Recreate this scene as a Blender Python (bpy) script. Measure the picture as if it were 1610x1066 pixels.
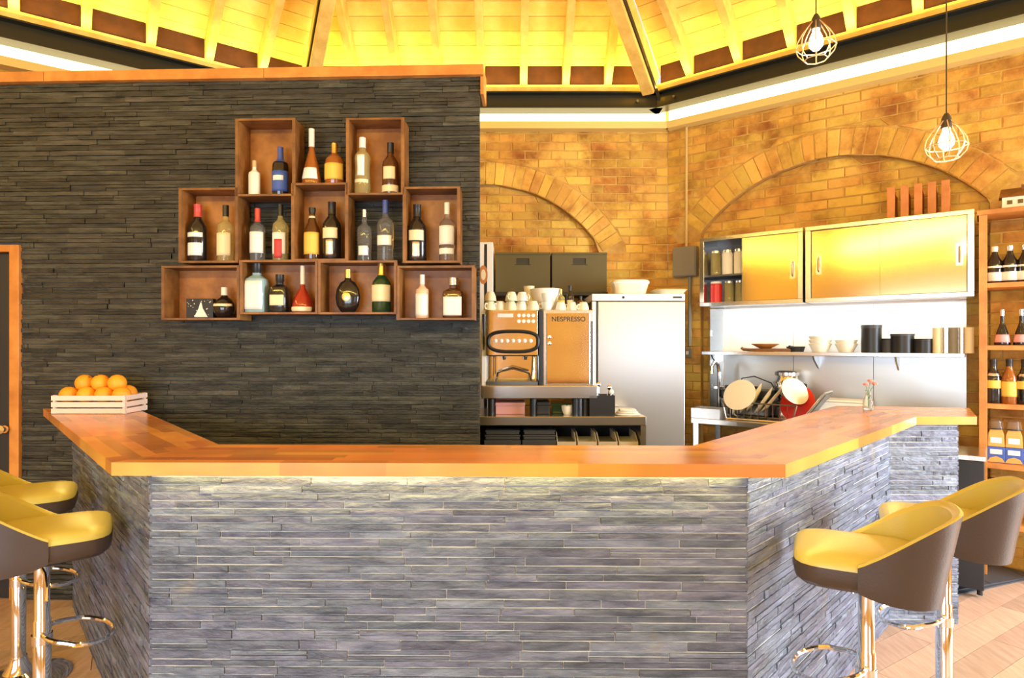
import bpy, math, random
from mathutils import Vector, Matrix
random.seed(11)
for o in list(bpy.data.objects):
    bpy.data.objects.remove(o, do_unlink=True)
SC = bpy.context.scene
COL = SC.collection
R = math.radians
pi = math.pi

# ------------------------------------------------------------------ camera
F = 960.0            # focal length in pixels of the 1610 x 1066 frame
CX, CY = 805.0, 540.0
CAMZ = 1.469
cam_d = bpy.data.cameras.new('camera')
cam_d.sensor_width = 36.0
cam_d.lens = F / 1610 * 36.0
cam_d.shift_y = (CY - 533) / 1610
cam_d.clip_start = 0.05
cam = bpy.data.objects.new('camera', cam_d)
COL.objects.link(cam)
cam.location = (0, 0, CAMZ)
cam.rotation_euler = (pi / 2, 0, 0)
SC.camera = cam

# ------------------------------------------------------------------ world, exposure
SC.view_settings.view_transform = 'Standard'
SC.view_settings.look = 'None'
SC.view_settings.gamma = 1
SC.view_settings.use_curve_mapping = False
SC.view_settings.exposure = -0.80
wd = bpy.data.worlds.new('World')
SC.world = wd
wd.use_nodes = True
bgn = wd.node_tree.nodes['Background']
bgn.inputs['Color'].default_value = (0.85, 0.92, 1.0, 1)
bgn.inputs['Strength'].default_value = 1.6

# ------------------------------------------------------------------ large lights
WARM = (1.0, 0.75, 0.15)
DAY = (0.64, 0.81, 1.0)

def area(name, loc, direction, sx, sy, power, color, spread=180):
    d = bpy.data.lights.new(name, 'AREA')
    d.shape = 'RECTANGLE'
    d.size = sx
    d.size_y = sy
    d.energy = power
    d.color = color
    d.spread = R(spread)
    o = bpy.data.objects.new(name, d)
    COL.objects.link(o)
    o.location = loc
    # local x of the lamp lies along the horizontal perpendicular to the direction
    o.rotation_euler = Vector(direction).to_track_quat('-Z', 'Y').to_euler()
    return o

# daylight standing in the window openings behind and beside the camera
area('daylight_rear_left', (-2.2, -2.28, 1.30), (0, 1, -0.5), 3.3, 1.75, 360, DAY)
area('daylight_rear_right', (2.55, -2.28, 1.30), (0, 1, -0.3), 2.0, 1.75, 46, DAY)
area('daylight_right', (4.68, 1.53, 1.35), (-1, 0, -0.4), 2.2, 1.9, 780, (0.80, 0.90, 1.0))

# plan of the room (wall faces) and of the roof plate
LW, RW = Vector((-1.86, 5.45)), Vector((1.39, 5.45))
R2W, R3W = Vector((4.75, 2.83)), Vector((4.75, -2.35))
L2W, L3W = Vector((-5.30, 2.85)), Vector((-5.30, -2.35))
PL, PR = Vector((-1.78, 5.30)), Vector((1.25, 5.30))
PR2, PR3 = Vector((4.56, 2.71)), Vector((4.56, -2.20))
PL2, PL3 = Vector((-5.13, 2.78)), Vector((-5.13, -2.20))
APEX = Vector((-0.40, 2.83, 5.69))
PLATE_Z = 3.717

def cove_light(a, b, power):
    """warm led tape on the top flange of the steel beam, shining up at the boards"""
    c = (a + b) / 2
    L = (b - a).length
    n = Vector((-(b - a).y, (b - a).x)).normalized()
    if n.dot(Vector((APEX.x, APEX.y)) - c) < 0:
        n = -n
    p = c + n * 0.06
    o = area('cove_led', (p.x, p.y, 3.66), (n.x * 0.55, n.y * 0.55, 1), 0.05, L * 0.96, power, WARM)
    # orient the long side along the beam
    z = -Vector((n.x * 0.55, n.y * 0.55, 1)).normalized()
    y = Vector(((b - a).x, (b - a).y, 0)).normalized()
    x = y.cross(z).normalized()
    o.matrix_world = Matrix.Translation((p.x, p.y, 3.66)) @ Matrix((x, y, z)).transposed().to_4x4()
    return o
cove_light(PL, PR, 58)
cove_light(PR, PR2, 62)
cove_light(PL2, PL, 66)
# unseen cove strips added behind and beside the camera, warming the slate wall
area('cove_rear', (-0.3, -2.2, 3.44), (0, 1, -0.35), 9.0, 0.08, 300, WARM)
area('cove_right_side', (4.62, 0.3, 3.44), (-1, 0.0, -0.35), 4.6, 0.08, 50, WARM)
area('cove_left_side', (-5.17, 0.3, 3.44), (1, 0.0, -0.35), 4.6, 0.08, 60, WARM)

# ------------------------------------------------------------------ helpers: materials
def mat(name, col, rough=0.5, metal=0.0, col2=None, nscale=6.0, stretch=(1, 1, 1), detail=4.0,
        lo=0.35, hi=0.65, rand=0.0, hue=0.0, bump=0.0, bscale=40.0, bstretch=None, trans=0.0, ior=1.45,
        emit=None, estr=0.0, coat=0.0, col3=None, n3scale=3.0, lo3=0.55, hi3=0.7, alpha=1.0, obj=False):
    m = bpy.data.materials.new(name)
    m.use_nodes = True
    nt = m.node_tree
    N, L = nt.nodes, nt.links
    b = N['Principled BSDF']
    b.inputs['Roughness'].default_value = rough
    b.inputs['Metallic'].default_value = metal
    b.inputs['IOR'].default_value = ior
    b.inputs['Transmission Weight'].default_value = trans
    b.inputs['Coat Weight'].default_value = coat
    b.inputs['Coat Roughness'].default_value = 0.22
    b.inputs['Alpha'].default_value = alpha
    c4 = (*col, 1)
    b.inputs['Base Color'].default_value = c4
    if emit:
        b.inputs['Emission Color'].default_value = (*emit, 1)
        b.inputs['Emission Strength'].default_value = estr
    cur = None
    def coords(st):
        if obj:
            g = N.new('ShaderNodeTexCoord').outputs['Object']
        else:
            g = N.new('ShaderNodeNewGeometry').outputs['Position']
        mp = N.new('ShaderNodeMapping')
        mp.inputs['Scale'].default_value = st
        L.new(g, mp.inputs['Vector'])
        return mp.outputs['Vector']
    def noise(scale, st, det):
        n = N.new('ShaderNodeTexNoise')
        n.inputs['Scale'].default_value = scale
        n.inputs['Detail'].default_value = det
        n.inputs['Roughness'].default_value = 0.6
        L.new(coords(st), n.inputs['Vector'])
        return n.outputs['Fac']
    def rng(v, a, b_):
        r = N.new('ShaderNodeMapRange')
        r.inputs['From Min'].default_value = a
        r.inputs['From Max'].default_value = b_
        L.new(v, r.inputs['Value'])
        return r.outputs['Result']
    def mix(fac, a, b_):
        x = N.new('ShaderNodeMix')
        x.data_type = 'RGBA'
        L.new(fac, x.inputs['Factor'])
        for s, val in ((6, a), (7, b_)):
            if isinstance(val, tuple):
                x.inputs[s].default_value = val
            else:
                L.new(val, x.inputs[s])
        return x.outputs[2]
    if col2:
        cur = mix(rng(noise(nscale, stretch, detail), lo, hi), c4, (*col2, 1))
    if col3:
        cur = mix(rng(noise(n3scale, (1, 1, 1), 5), lo3, hi3), cur if cur else c4, (*col3, 1))
    if rand or hue:
        oi = N.new('ShaderNodeObjectInfo').outputs['Random']
        ri = N.new('ShaderNodeNewGeometry').outputs['Random Per Island']
        ad = N.new('ShaderNodeMath'); ad.operation = 'ADD'
        L.new(oi, ad.inputs[0]); L.new(ri, ad.inputs[1])
        fr = N.new('ShaderNodeMath'); fr.operation = 'FRACT'
        L.new(ad.outputs[0], fr.inputs[0])
        hs = N.new('ShaderNodeHueSaturation')
        if cur: L.new(cur, hs.inputs['Color'])
        else: hs.inputs['Color'].default_value = c4
        mr = N.new('ShaderNodeMapRange')
        mr.inputs['To Min'].default_value = 1 - rand
        mr.inputs['To Max'].default_value = 1 + rand
        L.new(fr.outputs[0], mr.inputs['Value'])
        L.new(mr.outputs['Result'], hs.inputs['Value'])
        if hue:
            m2 = N.new('ShaderNodeMath'); m2.operation = 'MULTIPLY'; m2.inputs[1].default_value = 7.31
            L.new(fr.outputs[0], m2.inputs[0])
            f2 = N.new('ShaderNodeMath'); f2.operation = 'FRACT'
            L.new(m2.outputs[0], f2.inputs[0])
            mh = N.new('ShaderNodeMapRange')
            mh.inputs['To Min'].default_value = 0.5 - hue
            mh.inputs['To Max'].default_value = 0.5 + hue
            L.new(f2.outputs[0], mh.inputs['Value'])
            L.new(mh.outputs['Result'], hs.inputs['Hue'])
        cur = hs.outputs['Color']
    if cur:
        L.new(cur, b.inputs['Base Color'])
    if bump:
        bp = N.new('ShaderNodeBump')
        bp.inputs['Strength'].default_value = bump
        bp.inputs['Distance'].default_value = 0.01
        L.new(noise(bscale, bstretch or (1, 1, 1), 5), bp.inputs['Height'])
        L.new(bp.outputs['Normal'], b.inputs['Normal'])
    return m

MT = {}
MT['slate'] = mat('slate_stone', (0.052, 0.062, 0.095), 0.36, col2=(0.175, 0.195, 0.26), nscale=7, stretch=(1, 1, 4), rand=0.30, hue=0.02,
                  bump=0.8, bscale=26, bstretch=(1, 1, 2.5), lo=0.3, hi=0.7, col3=(0.17, 0.15, 0.11), n3scale=5, lo3=0.62, hi3=0.8)
MT['slate_dark'] = mat('slate_wall_stone', (0.019, 0.0178, 0.0125), 0.5, col2=(0.078, 0.074, 0.054), nscale=6, stretch=(1, 1, 6), rand=0.45, hue=0.02,
                       bump=0.8, bscale=24, bstretch=(1, 1, 4), lo=0.35, hi=0.75)
MT['grout'] = mat('stone_bed', (0.50, 0.49, 0.46), 0.9, bump=0.4, bscale=60)
MT['grout_dark'] = mat('stone_bed_dark', (0.10, 0.10, 0.095), 0.9, bump=0.4, bscale=60)
MT['brick'] = mat('old_brick', (0.66, 0.385, 0.075), 0.85, col2=(0.30, 0.115, 0.020), nscale=3.6, detail=11, rand=0.14, hue=0.012, bump=1.0, bscale=18,
                  lo=0.44, hi=0.68, col3=(0.74, 0.48, 0.11), n3scale=2.1, lo3=0.49, hi3=0.61)
MT['mortar'] = mat('old_mortar', (0.64, 0.42, 0.13), 0.95, col2=(0.46, 0.25, 0.06), nscale=6, detail=7, bump=0.8, bscale=30)
MT['pine'] = mat('pine_board', (0.84, 0.60, 0.19), 0.55, col2=(0.72, 0.46, 0.11), nscale=5, stretch=(1, 1, 1), rand=0.10, bump=0.15, bscale=12)
MT['rafter'] = mat('pine_rafter', (0.80, 0.56, 0.17), 0.5, col2=(0.64, 0.40, 0.09), nscale=8, rand=0.08)
MT['block'] = mat('brown_blocking', (0.085, 0.026, 0.007), 0.6, col2=(0.05, 0.015, 0.004), nscale=8, rand=0.15)
MT['beam'] = mat('dark_steel_beam', (0.030, 0.030, 0.022), 0.35, metal=0.3)
MT['ledge'] = mat('cream_ledge', (0.80, 0.62, 0.22), 0.6)
MT['plaster'] = mat('ochre_plaster', (0.66, 0.40, 0.09), 0.9, col2=(0.50, 0.26, 0.05), nscale=2.5, bump=0.3)
MT['counter'] = mat('oiled_hardwood', (0.72, 0.305, 0.055), 0.24, col2=(0.58, 0.225, 0.040), nscale=4, detail=1.5, stretch=(1, 1, 1), rand=0.26, hue=0.012, coat=0.25)
MT['timber'] = mat('orange_timber', (0.64, 0.26, 0.055), 0.45, col2=(0.46, 0.165, 0.03), nscale=7, rand=0.12)
MT['crate'] = mat('crate_wood', (0.27, 0.115, 0.026), 0.5, col2=(0.14, 0.052, 0.010), nscale=9, rand=0.18, bump=0.2, bscale=30)
MT['crate_back'] = mat('crate_back_ply', (0.46, 0.185, 0.038), 0.45, col2=(0.22, 0.072, 0.014), nscale=6, rand=0.15)
MT['whitewood'] = mat('pale_pink_wood', (0.80, 0.62, 0.52), 0.6, rand=0.08)
MT['orange'] = mat('orange_peel', (0.95, 0.36, 0.02), 0.45, rand=0.1, bump=0.25, bscale=180)
MT['door'] = mat('black_door', (0.022, 0.023, 0.026), 0.5)
MT['floor'] = mat('oak_plank', (0.50, 0.335, 0.225), 0.38, col2=(0.40, 0.25, 0.155), nscale=5, stretch=(8, 1, 1), rand=0.15, hue=0.008)
MT['floorgap'] = mat('floor_joint', (0.16, 0.09, 0.05), 0.8)
MT['tile'] = mat('dark_floor_tile', (0.05, 0.055, 0.062), 0.4, rand=0.15)
MT['steel'] = mat('brushed_steel', (0.78, 0.77, 0.74), 0.22, metal=1.0, col2=(0.70, 0.69, 0.66), nscale=30, stretch=(0.05, 0.05, 6))
MT['steel_gold'] = mat('sliding_door_steel', (0.80, 0.68, 0.36), 0.13, metal=1.0)  # golden reflection of the room put into the steel colour
MT['fridge'] = mat('fridge_steel', (0.62, 0.62, 0.62), 0.30, metal=0.85)
MT['steel_mirror'] = mat('polished_panel_steel', (0.84, 0.78, 0.66), 0.09, metal=1.0)
MT['steel_splash'] = mat('satin_splash_steel', (0.50, 0.50, 0.49), 0.36, metal=0.9)
MT['chrome'] = mat('chrome', (0.86, 0.85, 0.83), 0.08, metal=1.0)
MT['steel_dark'] = mat('dark_steel', (0.16, 0.16, 0.16), 0.35, metal=0.7)
MT['black'] = mat('black_plastic', (0.018, 0.018, 0.020), 0.4)
MT['charcoal'] = mat('charcoal_plastic', (0.055, 0.058, 0.062), 0.5)
MT['white'] = mat('white_enamel', (0.86, 0.84, 0.79), 0.35)
MT['splash'] = mat('white_splashback', (0.90, 0.90, 0.88), 0.3)  # lamp light on the upper splashback put into a white colour
MT['cream'] = mat('cream_china', (0.88, 0.80, 0.56), 0.3)
MT['ivory'] = mat('ivory_china', (0.90, 0.86, 0.74), 0.3)
MT['olive'] = mat('olive_box_card', (0.105, 0.082, 0.028), 0.55)
MT['beige'] = mat('beige_card', (0.62, 0.52, 0.38), 0.7, rand=0.08)
MT['pink'] = mat('pink_card', (0.80, 0.40, 0.40), 0.5)
MT['red'] = mat('red_plastic', (0.66, 0.03, 0.02), 0.3)
MT['terracotta'] = mat('terracotta_card', (0.62, 0.24, 0.07), 0.6, col2=(0.5, 0.17, 0.04), nscale=8, rand=0.06)
MT['leather'] = mat('brown_leather', (0.056, 0.038, 0.031), 0.32, bump=0.12, bscale=160)
MT['leather_top'] = mat('mustard_leather', (0.52, 0.425, 0.10), 0.30, bump=0.10, bscale=160)  # yellow of the warm light put into the brown leather's colour
MT['gold'] = mat('gold_foil', (0.80, 0.52, 0.16), 0.3, metal=0.9)
MT['paper'] = mat('label_paper', (0.86, 0.83, 0.76), 0.6)
MT['paper_cream'] = mat('label_cream', (0.82, 0.70, 0.44), 0.6)
MT['paper_yellow'] = mat('label_yellow', (0.80, 0.52, 0.09), 0.6)
MT['paper_blue'] = mat('label_blue', (0.05, 0.11, 0.42), 0.5)
MT['paper_red'] = mat('label_red', (0.55, 0.05, 0.05), 0.5)
MT['paper_pink'] = mat('label_pink', (0.75, 0.36, 0.36), 0.5)
MT['cap_red'] = mat('red_foil', (0.62, 0.07, 0.05), 0.35)
MT['cap_black'] = mat('black_foil', (0.02, 0.018, 0.018), 0.35)
MT['cap_white'] = mat('white_foil', (0.84, 0.82, 0.74), 0.35)
MT['cap_blue'] = mat('blue_foil', (0.06, 0.10, 0.38), 0.35)
MT['cap_silver'] = mat('silver_foil', (0.72, 0.72, 0.72), 0.25, metal=0.9)
MT['cork'] = mat('cork', (0.62, 0.44, 0.22), 0.8)
MT['g_dark'] = mat('dark_wine_glass', (0.012, 0.010, 0.010), 0.08, coat=0.5)
MT['g_brown'] = mat('brown_glass', (0.085, 0.028, 0.008), 0.08, coat=0.5)
MT['g_amber'] = mat('amber_spirit', (0.30, 0.09, 0.015), 0.06, coat=0.5)
MT['g_red'] = mat('red_spirit', (0.34, 0.025, 0.012), 0.06, coat=0.5)
MT['g_green'] = mat('green_glass', (0.015, 0.05, 0.02), 0.06, coat=0.5)
MT['g_clear'] = mat('clear_bottle_glass', (0.92, 0.93, 0.90), 0.03, trans=0.93, ior=1.30)
MT['g_straw'] = mat('straw_spirit', (0.86, 0.74, 0.34), 0.05, trans=0.75, ior=1.30)
MT['g_blue'] = mat('pale_blue_glass', (0.42, 0.62, 0.66), 0.05, trans=0.35, ior=1.3)
MT['g_white'] = mat('white_ceramic_bottle', (0.86, 0.80, 0.64), 0.3)
MT['g_cream'] = mat('cream_liqueur', (0.78, 0.50, 0.32), 0.15, coat=0.4)
MT['led'] = mat('led_diffuser', (1, 1, 1), 0.5, emit=(1.0, 0.80, 0.36), estr=7.0)
MT['bulb'] = mat('lit_bulb', (1, 1, 1), 0.3, emit=(1.0, 0.78, 0.38), estr=14.0)
MT['copper'] = mat('pale_copper_wire', (0.86, 0.62, 0.42), 0.3, metal=0.8)
MT['cord'] = mat('dark_cord', (0.05, 0.035, 0.02), 0.6)
MT['leaf'] = mat('green_leaf', (0.10, 0.22, 0.05), 0.5)
MT['petal'] = mat('coral_petal', (0.85, 0.25, 0.18), 0.6)
MT['glass'] = mat('clear_glass', (0.95, 0.97, 0.96), 0.02, trans=0.96, ior=1.2)
MT['greybox'] = mat('grey_box_paint', (0.24, 0.22, 0.17), 0.5)
MT['conduit'] = mat('painted_conduit', (0.62, 0.46, 0.18), 0.6)
MT['window_frame'] = mat('dark_window_frame', (0.04, 0.04, 0.045), 0.4)
MT['amberglass'] = mat('amber_pack', (0.70, 0.36, 0.08), 0.4)

# ------------------------------------------------------------------ helpers: meshes
class MB:
    def __init__(s):
        s.v = []; s.f = []
    def add(s, vs, fs):
        k = len(s.v)
        s.v += [tuple(p) for p in vs]
        s.f += [tuple(i + k for i in q) for q in fs]
        return s
    def box(s, x0, x1, y0, y1, z0, z1):
        return s.add([(x0, y0, z0), (x1, y0, z0), (x1, y1, z0), (x0, y1, z0), (x0, y0, z1), (x1, y0, z1), (x1, y1, z1), (x0, y1, z1)],
                     [(0, 3, 2, 1), (4, 5, 6, 7), (0, 1, 5, 4), (1, 2, 6, 5), (2, 3, 7, 6), (3, 0, 4, 7)])
    def prism(s, poly, z0, z1):
        n = len(poly)
        vs = [(p[0], p[1], z0) for p in poly] + [(p[0], p[1], z1) for p in poly]
        return s.add(vs, [tuple(range(n - 1, -1, -1)), tuple(range(n, 2 * n))] + [(i, (i + 1) % n, n + (i + 1) % n, n + i) for i in range(n)])
    def plate(s, poly, y0, y1, bev=0.0):
        """outline in x,z (counter-clockwise seen from -y), from back y0 to front y1 (< y0)"""
        n = len(poly)
        rings = [[(p[0], y0, p[1]) for p in poly]]
        if bev:
            cx = sum(p[0] for p in poly) / n; cz = sum(p[1] for p in poly) / n
            rings.append([(p[0], y1 + bev, p[1]) for p in poly])
            ins = []
            for p in poly:
                dx, dz = cx - p[0], cz - p[1]
                ins.append((p[0] + math.copysign(min(bev, abs(dx) * .6), dx), y1, p[1] + math.copysign(min(bev, abs(dz) * .6), dz)))
            rings.append(ins)
        else:
            rings.append([(p[0], y1, p[1]) for p in poly])
        vs = [q for r_ in rings for q in r_]
        fs = [tuple(range(n - 1, -1, -1)), tuple(range((len(rings) - 1) * n, len(rings) * n))]
        for k in range(len(rings) - 1):
            fs += [(k * n + i, k * n + (i + 1) % n, (k + 1) * n + (i + 1) % n, (k + 1) * n + i) for i in range(n)]
        return s.add(vs, fs)
    def lathe(s, prof, n=16, cx=0, cy=0, cz=0, sx=1, sy=1, power=None):
        vs = []; fs = []
        m = len(prof)
        for (r_, z) in prof:
            for i in range(n):
                a = 2 * pi * (i + 0.5) / n
                c, d = math.cos(a), math.sin(a)
                if power:
                    q = (abs(c) ** power + abs(d) ** power) ** (1 / power)
                    c /= q; d /= q
                vs.append((cx + c * r_ * sx, cy + d * r_ * sy, cz + z))
        for k in range(m - 1):
            fs += [(k * n + i, k * n + (i + 1) % n, (k + 1) * n + (i + 1) % n, (k + 1) * n + i) for i in range(n)]
        fs.append(tuple(range(n - 1, -1, -1)))
        fs.append(tuple(range((m - 1) * n, m * n)))
        return s.add(vs, fs)
    def tube(s, pts, r_, n=8, closed=False):
        pts = [Vector(p) for p in pts]
        m = len(pts)
        rr = r_ if isinstance(r_, (list, tuple)) else [r_] * m
        vs = []; fs = []
        up = Vector((0, 0, 1))
        pa = None
        for i, p in enumerate(pts):
            if closed:
                t = (pts[(i + 1) % m] - pts[i - 1]).normalized()
            else:
                t = (pts[min(i + 1, m - 1)] - pts[max(i - 1, 0)]).normalized()
            if pa is None:
                a = t.cross(up)
                if a.length < 0.05: a = t.cross(Vector((1, 0, 0)))
            else:
                a = pa - t * pa.dot(t)
            a.normalize(); pa = a
            b = t.cross(a)
            for k in range(n):
                w = 2 * pi * k / n
                vs.append(p + (a * math.cos(w) + b * math.sin(w)) * rr[i])
        segs = m if closed else m - 1
        for i in range(segs):
            j = (i + 1) % m
            fs += [(i * n + k, j * n + k, j * n + (k + 1) % n, i * n + (k + 1) % n) for k in range(n)]
        if not closed:
            fs.append(tuple(range(n)))
            fs.append(tuple(range((m - 1) * n + n - 1, (m - 1) * n - 1, -1)))
        return s.add(vs, fs)
    def beam(s, a, b, w, h, up=(0, 0, 1), down=True):
        """bar from a to b; w across, h along up; a,b lie on the top centre line if down"""
        a, b = Vector(a), Vector(b)
        t = (b - a).normalized()
        u = Vector(up); u = (u - t * u.dot(t)).normalized()
        c = t.cross(u).normalized() * (w / 2)
        u0, u1 = (-u * h, u * 0) if down else (-u * h / 2, u * h / 2)
        vs = [a - c + u0, a + c + u0, a + c + u1, a - c + u1, b - c + u0, b + c + u0, b + c + u1, b - c + u1]
        return s.add(vs, [(0, 1, 2, 3), (7, 6, 5, 4), (0, 4, 5, 1), (1, 5, 6, 2), (2, 6, 7, 3), (3, 7, 4, 0)])
    def hexa(s, q, off):
        q = [Vector(p) for p in q]; off = Vector(off)
        vs = q + [p + off for p in q]
        return s.add(vs, [(3, 2, 1, 0), (4, 5, 6, 7), (0, 1, 5, 4), (1, 2, 6, 5), (2, 3, 7, 6), (3, 0, 4, 7)])
    def grid(s, rows, closed=False):
        n = len(rows[0]); m = len(rows)
        vs = [p for r_ in rows for p in r_]
        fs = []
        for i in range(m - 1):
            for k in range(n if closed else n - 1):
                fs.append((i * n + k, i * n + (k + 1) % n, (i + 1) * n + (k + 1) % n, (i + 1) * n + k))
        return s.add(vs, fs)
    def mesh(s, name, smooth=False):
        me = bpy.data.meshes.new(name)
        me.from_pydata(s.v, [], s.f)
        me.update()
        import bmesh
        bm = bmesh.new(); bm.from_mesh(me)
        bmesh.ops.recalc_face_normals(bm, faces=bm.faces)
        bm.to_mesh(me); bm.free()
        if smooth:
            me.shade_smooth()
            me.set_sharp_from_angle(angle=R(40))
        return me
    def build(s, name, m, parent=None, smooth=False, bevel=0.0, loc=None, label=None):
        me = s.mesh(name, smooth)
        me.materials.append(MT[m] if isinstance(m, str) else m)
        return place(name, me, parent, loc, bevel, label)

def place(name, me, parent=None, loc=None, bevel=0.0, label=None):
    o = bpy.data.objects.new(name, me)
    COL.objects.link(o)
    if parent: o.parent = parent
    if loc: o.location = loc
    if label: o['label'] = label
    if bevel:
        b = o.modifiers.new('bevel', 'BEVEL'); b.width = bevel; b.segments = 2; b.limit_method = 'ANGLE'
    return o

def empty(name, loc=(0, 0, 0), rz=0.0, parent=None):
    o = bpy.data.objects.new(name, None)
    COL.objects.link(o)
    o.location = loc; o.rotation_euler = (0, 0, rz)
    o.empty_display_size = 0.1
    if parent: o.parent = parent
    return o
def tag(o, label, cat, group=None, kind=None):
    if label: o['label'] = label
    if cat: o['category'] = cat
    if group: o['group'] = group
    if kind: o['kind'] = kind
    return o
def thing(name, label, cat, loc=(0, 0, 0), rz=0.0, group=None):
    return tag(empty(name, loc, rz), label, cat, group)
def struct(o, label=None):
    o['kind'] = 'structure'
    if label: o['label'] = label
    return o
def copy_tree(o, parent=None):
    c = o.copy(); COL.objects.link(c); c.parent = parent
    for ch in list(o.children):
        copy_tree(ch, c)
    return c

class Frame:
    """a vertical plane in the room: local x along it, local y into it, local z up"""
    def __init__(s, ox, oy, a):
        s.o = Vector((ox, oy)); s.a = a
        s.ux = Vector((math.cos(a), math.sin(a))); s.uy = Vector((-math.sin(a), math.cos(a)))
    def px(s, x, y, w=0.0):
        """where the sight line through a pixel meets the plane local y = w"""
        d = Vector(((x - CX) / F, 1.0))
        t = (s.o.dot(s.uy) + w) / d.dot(s.uy)
        p = d * t - s.o
        return p.dot(s.ux), CAMZ - (y - CY) / F * t
    def depth(s, x, w=0.0):
        d = Vector(((x - CX) / F, 1.0))
        return (s.o.dot(s.uy) + w) / d.dot(s.uy)
    def world(s, u, w, z=0.0):
        p = s.o + s.ux * u + s.uy * w
        return (p.x, p.y, z)
    def root(s, name, z=0.0):
        return empty(name, (s.o.x, s.o.y, z), s.a)
def P(x, y, Y):
    return ((x - CX) / F * Y, Y, CAMZ - (y - CY) / F * Y)

def clip(poly, a, b, c):
    """keep a*x + b*y <= c"""
    out = []
    n = len(poly)
    for i in range(n):
        p, q = poly[i], poly[(i + 1) % n]
        dp = a * p[0] + b * p[1] - c; dq = a * q[0] + b * q[1] - c
        if dp <= 0: out.append(p)
        if dp * dq < 0:
            t = dp / (dp - dq)
            out.append((p[0] + (q[0] - p[0]) * t, p[1] + (q[1] - p[1]) * t))
    return out
def clip_convex(poly, conv):
    n = len(conv)
    for i in range(n):
        p, q = conv[i], conv[(i + 1) % n]
        nx, ny = q[1] - p[1], -(q[0] - p[0])
        poly = clip(poly, nx, ny, nx * p[0] + ny * p[1])
        if len(poly) < 3: return []
    return poly
def parea(poly):
    return 0.5 * abs(sum(poly[i][0] * poly[(i + 1) % len(poly)][1] - poly[(i + 1) % len(poly)][0] * poly[i][1] for i in range(len(poly))))
# ================================================================== floor
room_poly = [L3W, R3W, R2W, RW, LW, L2W]
fl = MB().prism([(p.x, p.y) for p in room_poly], -0.10, -0.012).build('floor', 'floorgap')
struct(fl, 'oak plank floor of the bar room')
fa = R(32)
fx = Vector((math.cos(fa), math.sin(fa))); fy = Vector((-math.sin(fa), math.cos(fa)))
rp = [(p.x, p.y) for p in room_poly]
planks = []
PWID = 0.145
for j in range(-60, 70):
    off = random.uniform(0, 1.3)
    for i in range(-8, 9):
        x0 = i * 1.3 + off; x1 = x0 + 1.297
        y0 = j * PWID; y1 = y0 + PWID - 0.003
        q = [(fx * a + fy * b) for a, b in ((x0, y0), (x1, y0), (x1, y1), (x0, y1))]
        q = clip_convex([(p.x, p.y) for p in q], rp)
        if len(q) >= 3 and parea(q) > 0.004:
            cx = sum(p[0] for p in q) / len(q); cy = sum(p[1] for p in q) / len(q)
            vis = cy > 1.6 and abs(cx) < cy * 0.95 and (abs(cx + 0.2) > (cy - 1.0))
            planks.append((0 if vis else 1, (cx * cx + cy * cy), q))
planks.sort(key=lambda t: (t[0], t[1]))
rest = MB()
for k, (v, d, q) in enumerate(planks):
    if k < 290:
        MB().prism(q, -0.012, 0).build('plank', 'floor', fl)
    else:
        rest.prism(q, -0.012, 0)
o = rest.build('planks_beyond', 'floor', fl); o['kind'] = 'stuff'
ts = MB().prism([(-2.30, 3.42), (-1.06, 2.16), (0.68, 2.14), (1.90, 3.36), (2.30, 3.44), (3.30, 3.83), (3.20, 4.00), (1.37, 5.43), (-1.85, 5.43)], 0.0005, 0.008)
ts = ts.build('floor_tile_bed', 'charcoal'); struct(ts, 'dark tiled floor behind the bar')
T2 = [(1.95, 3.38), (3.30, 3.83), (3.20, 4.00), (2.55, 4.50), (1.9, 4.6)]
for i in range(-2, 8):
    for j in range(0, 8):
        x0 = 1.4 + i * 0.3; y0 = 3.1 + j * 0.3
        q = clip_convex([(x0, y0), (x0 + .296, y0), (x0 + .296, y0 + .296), (x0, y0 + .296)], T2)
        if len(q) >= 3 and parea(q) > 0.002:
            MB().prism(q, 0.008, 0.014).build('tile', 'tile', ts)

# ================================================================== stone strips
def stone_variants(n, mname):
    out = []
    rnd = random.Random(5)
    for k in range(n):
        nx = 6
        mb = MB()
        rows = []
        prof = [rnd.uniform(0.72, 1.0) for _ in range(nx + 1)]
        for zi, z in enumerate((0.0, 0.5, 1.0)):
            r_ = []
            for i in range(nx + 1):
                x = i / nx
                d = prof[i] * (1.0 if zi == 1 else rnd.uniform(0.86, 0.99)) + rnd.uniform(-.04, .04)
                zz = z + (rnd.uniform(0, 0.06) if zi == 0 else -rnd.uniform(0, 0.06) if zi == 2 else rnd.uniform(-.15, .15))
                r_.append((x, -d, zz))
            rows.append(r_)
        rows = [[(i / nx, 0.0, 0.0) for i in range(nx + 1)]] + rows + [[(i / nx, 0.0, 1.0) for i in range(nx + 1)]]
        mb.grid(rows)
        # ends
        m = nx + 1
        mb.f.append(tuple(k2 * m for k2 in range(5)))
        mb.f.append(tuple(k2 * m + nx for k2 in range(4, -1, -1)))
        me = mb.mesh('stone', False)
        me.materials.append(MT[mname])
        out.append((me, list(mb.v), list(mb.f)))
    return out
VAR_BAR = stone_variants(14, 'slate')
VAR_WALL = stone_variants(14, 'slate_dark')

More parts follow.
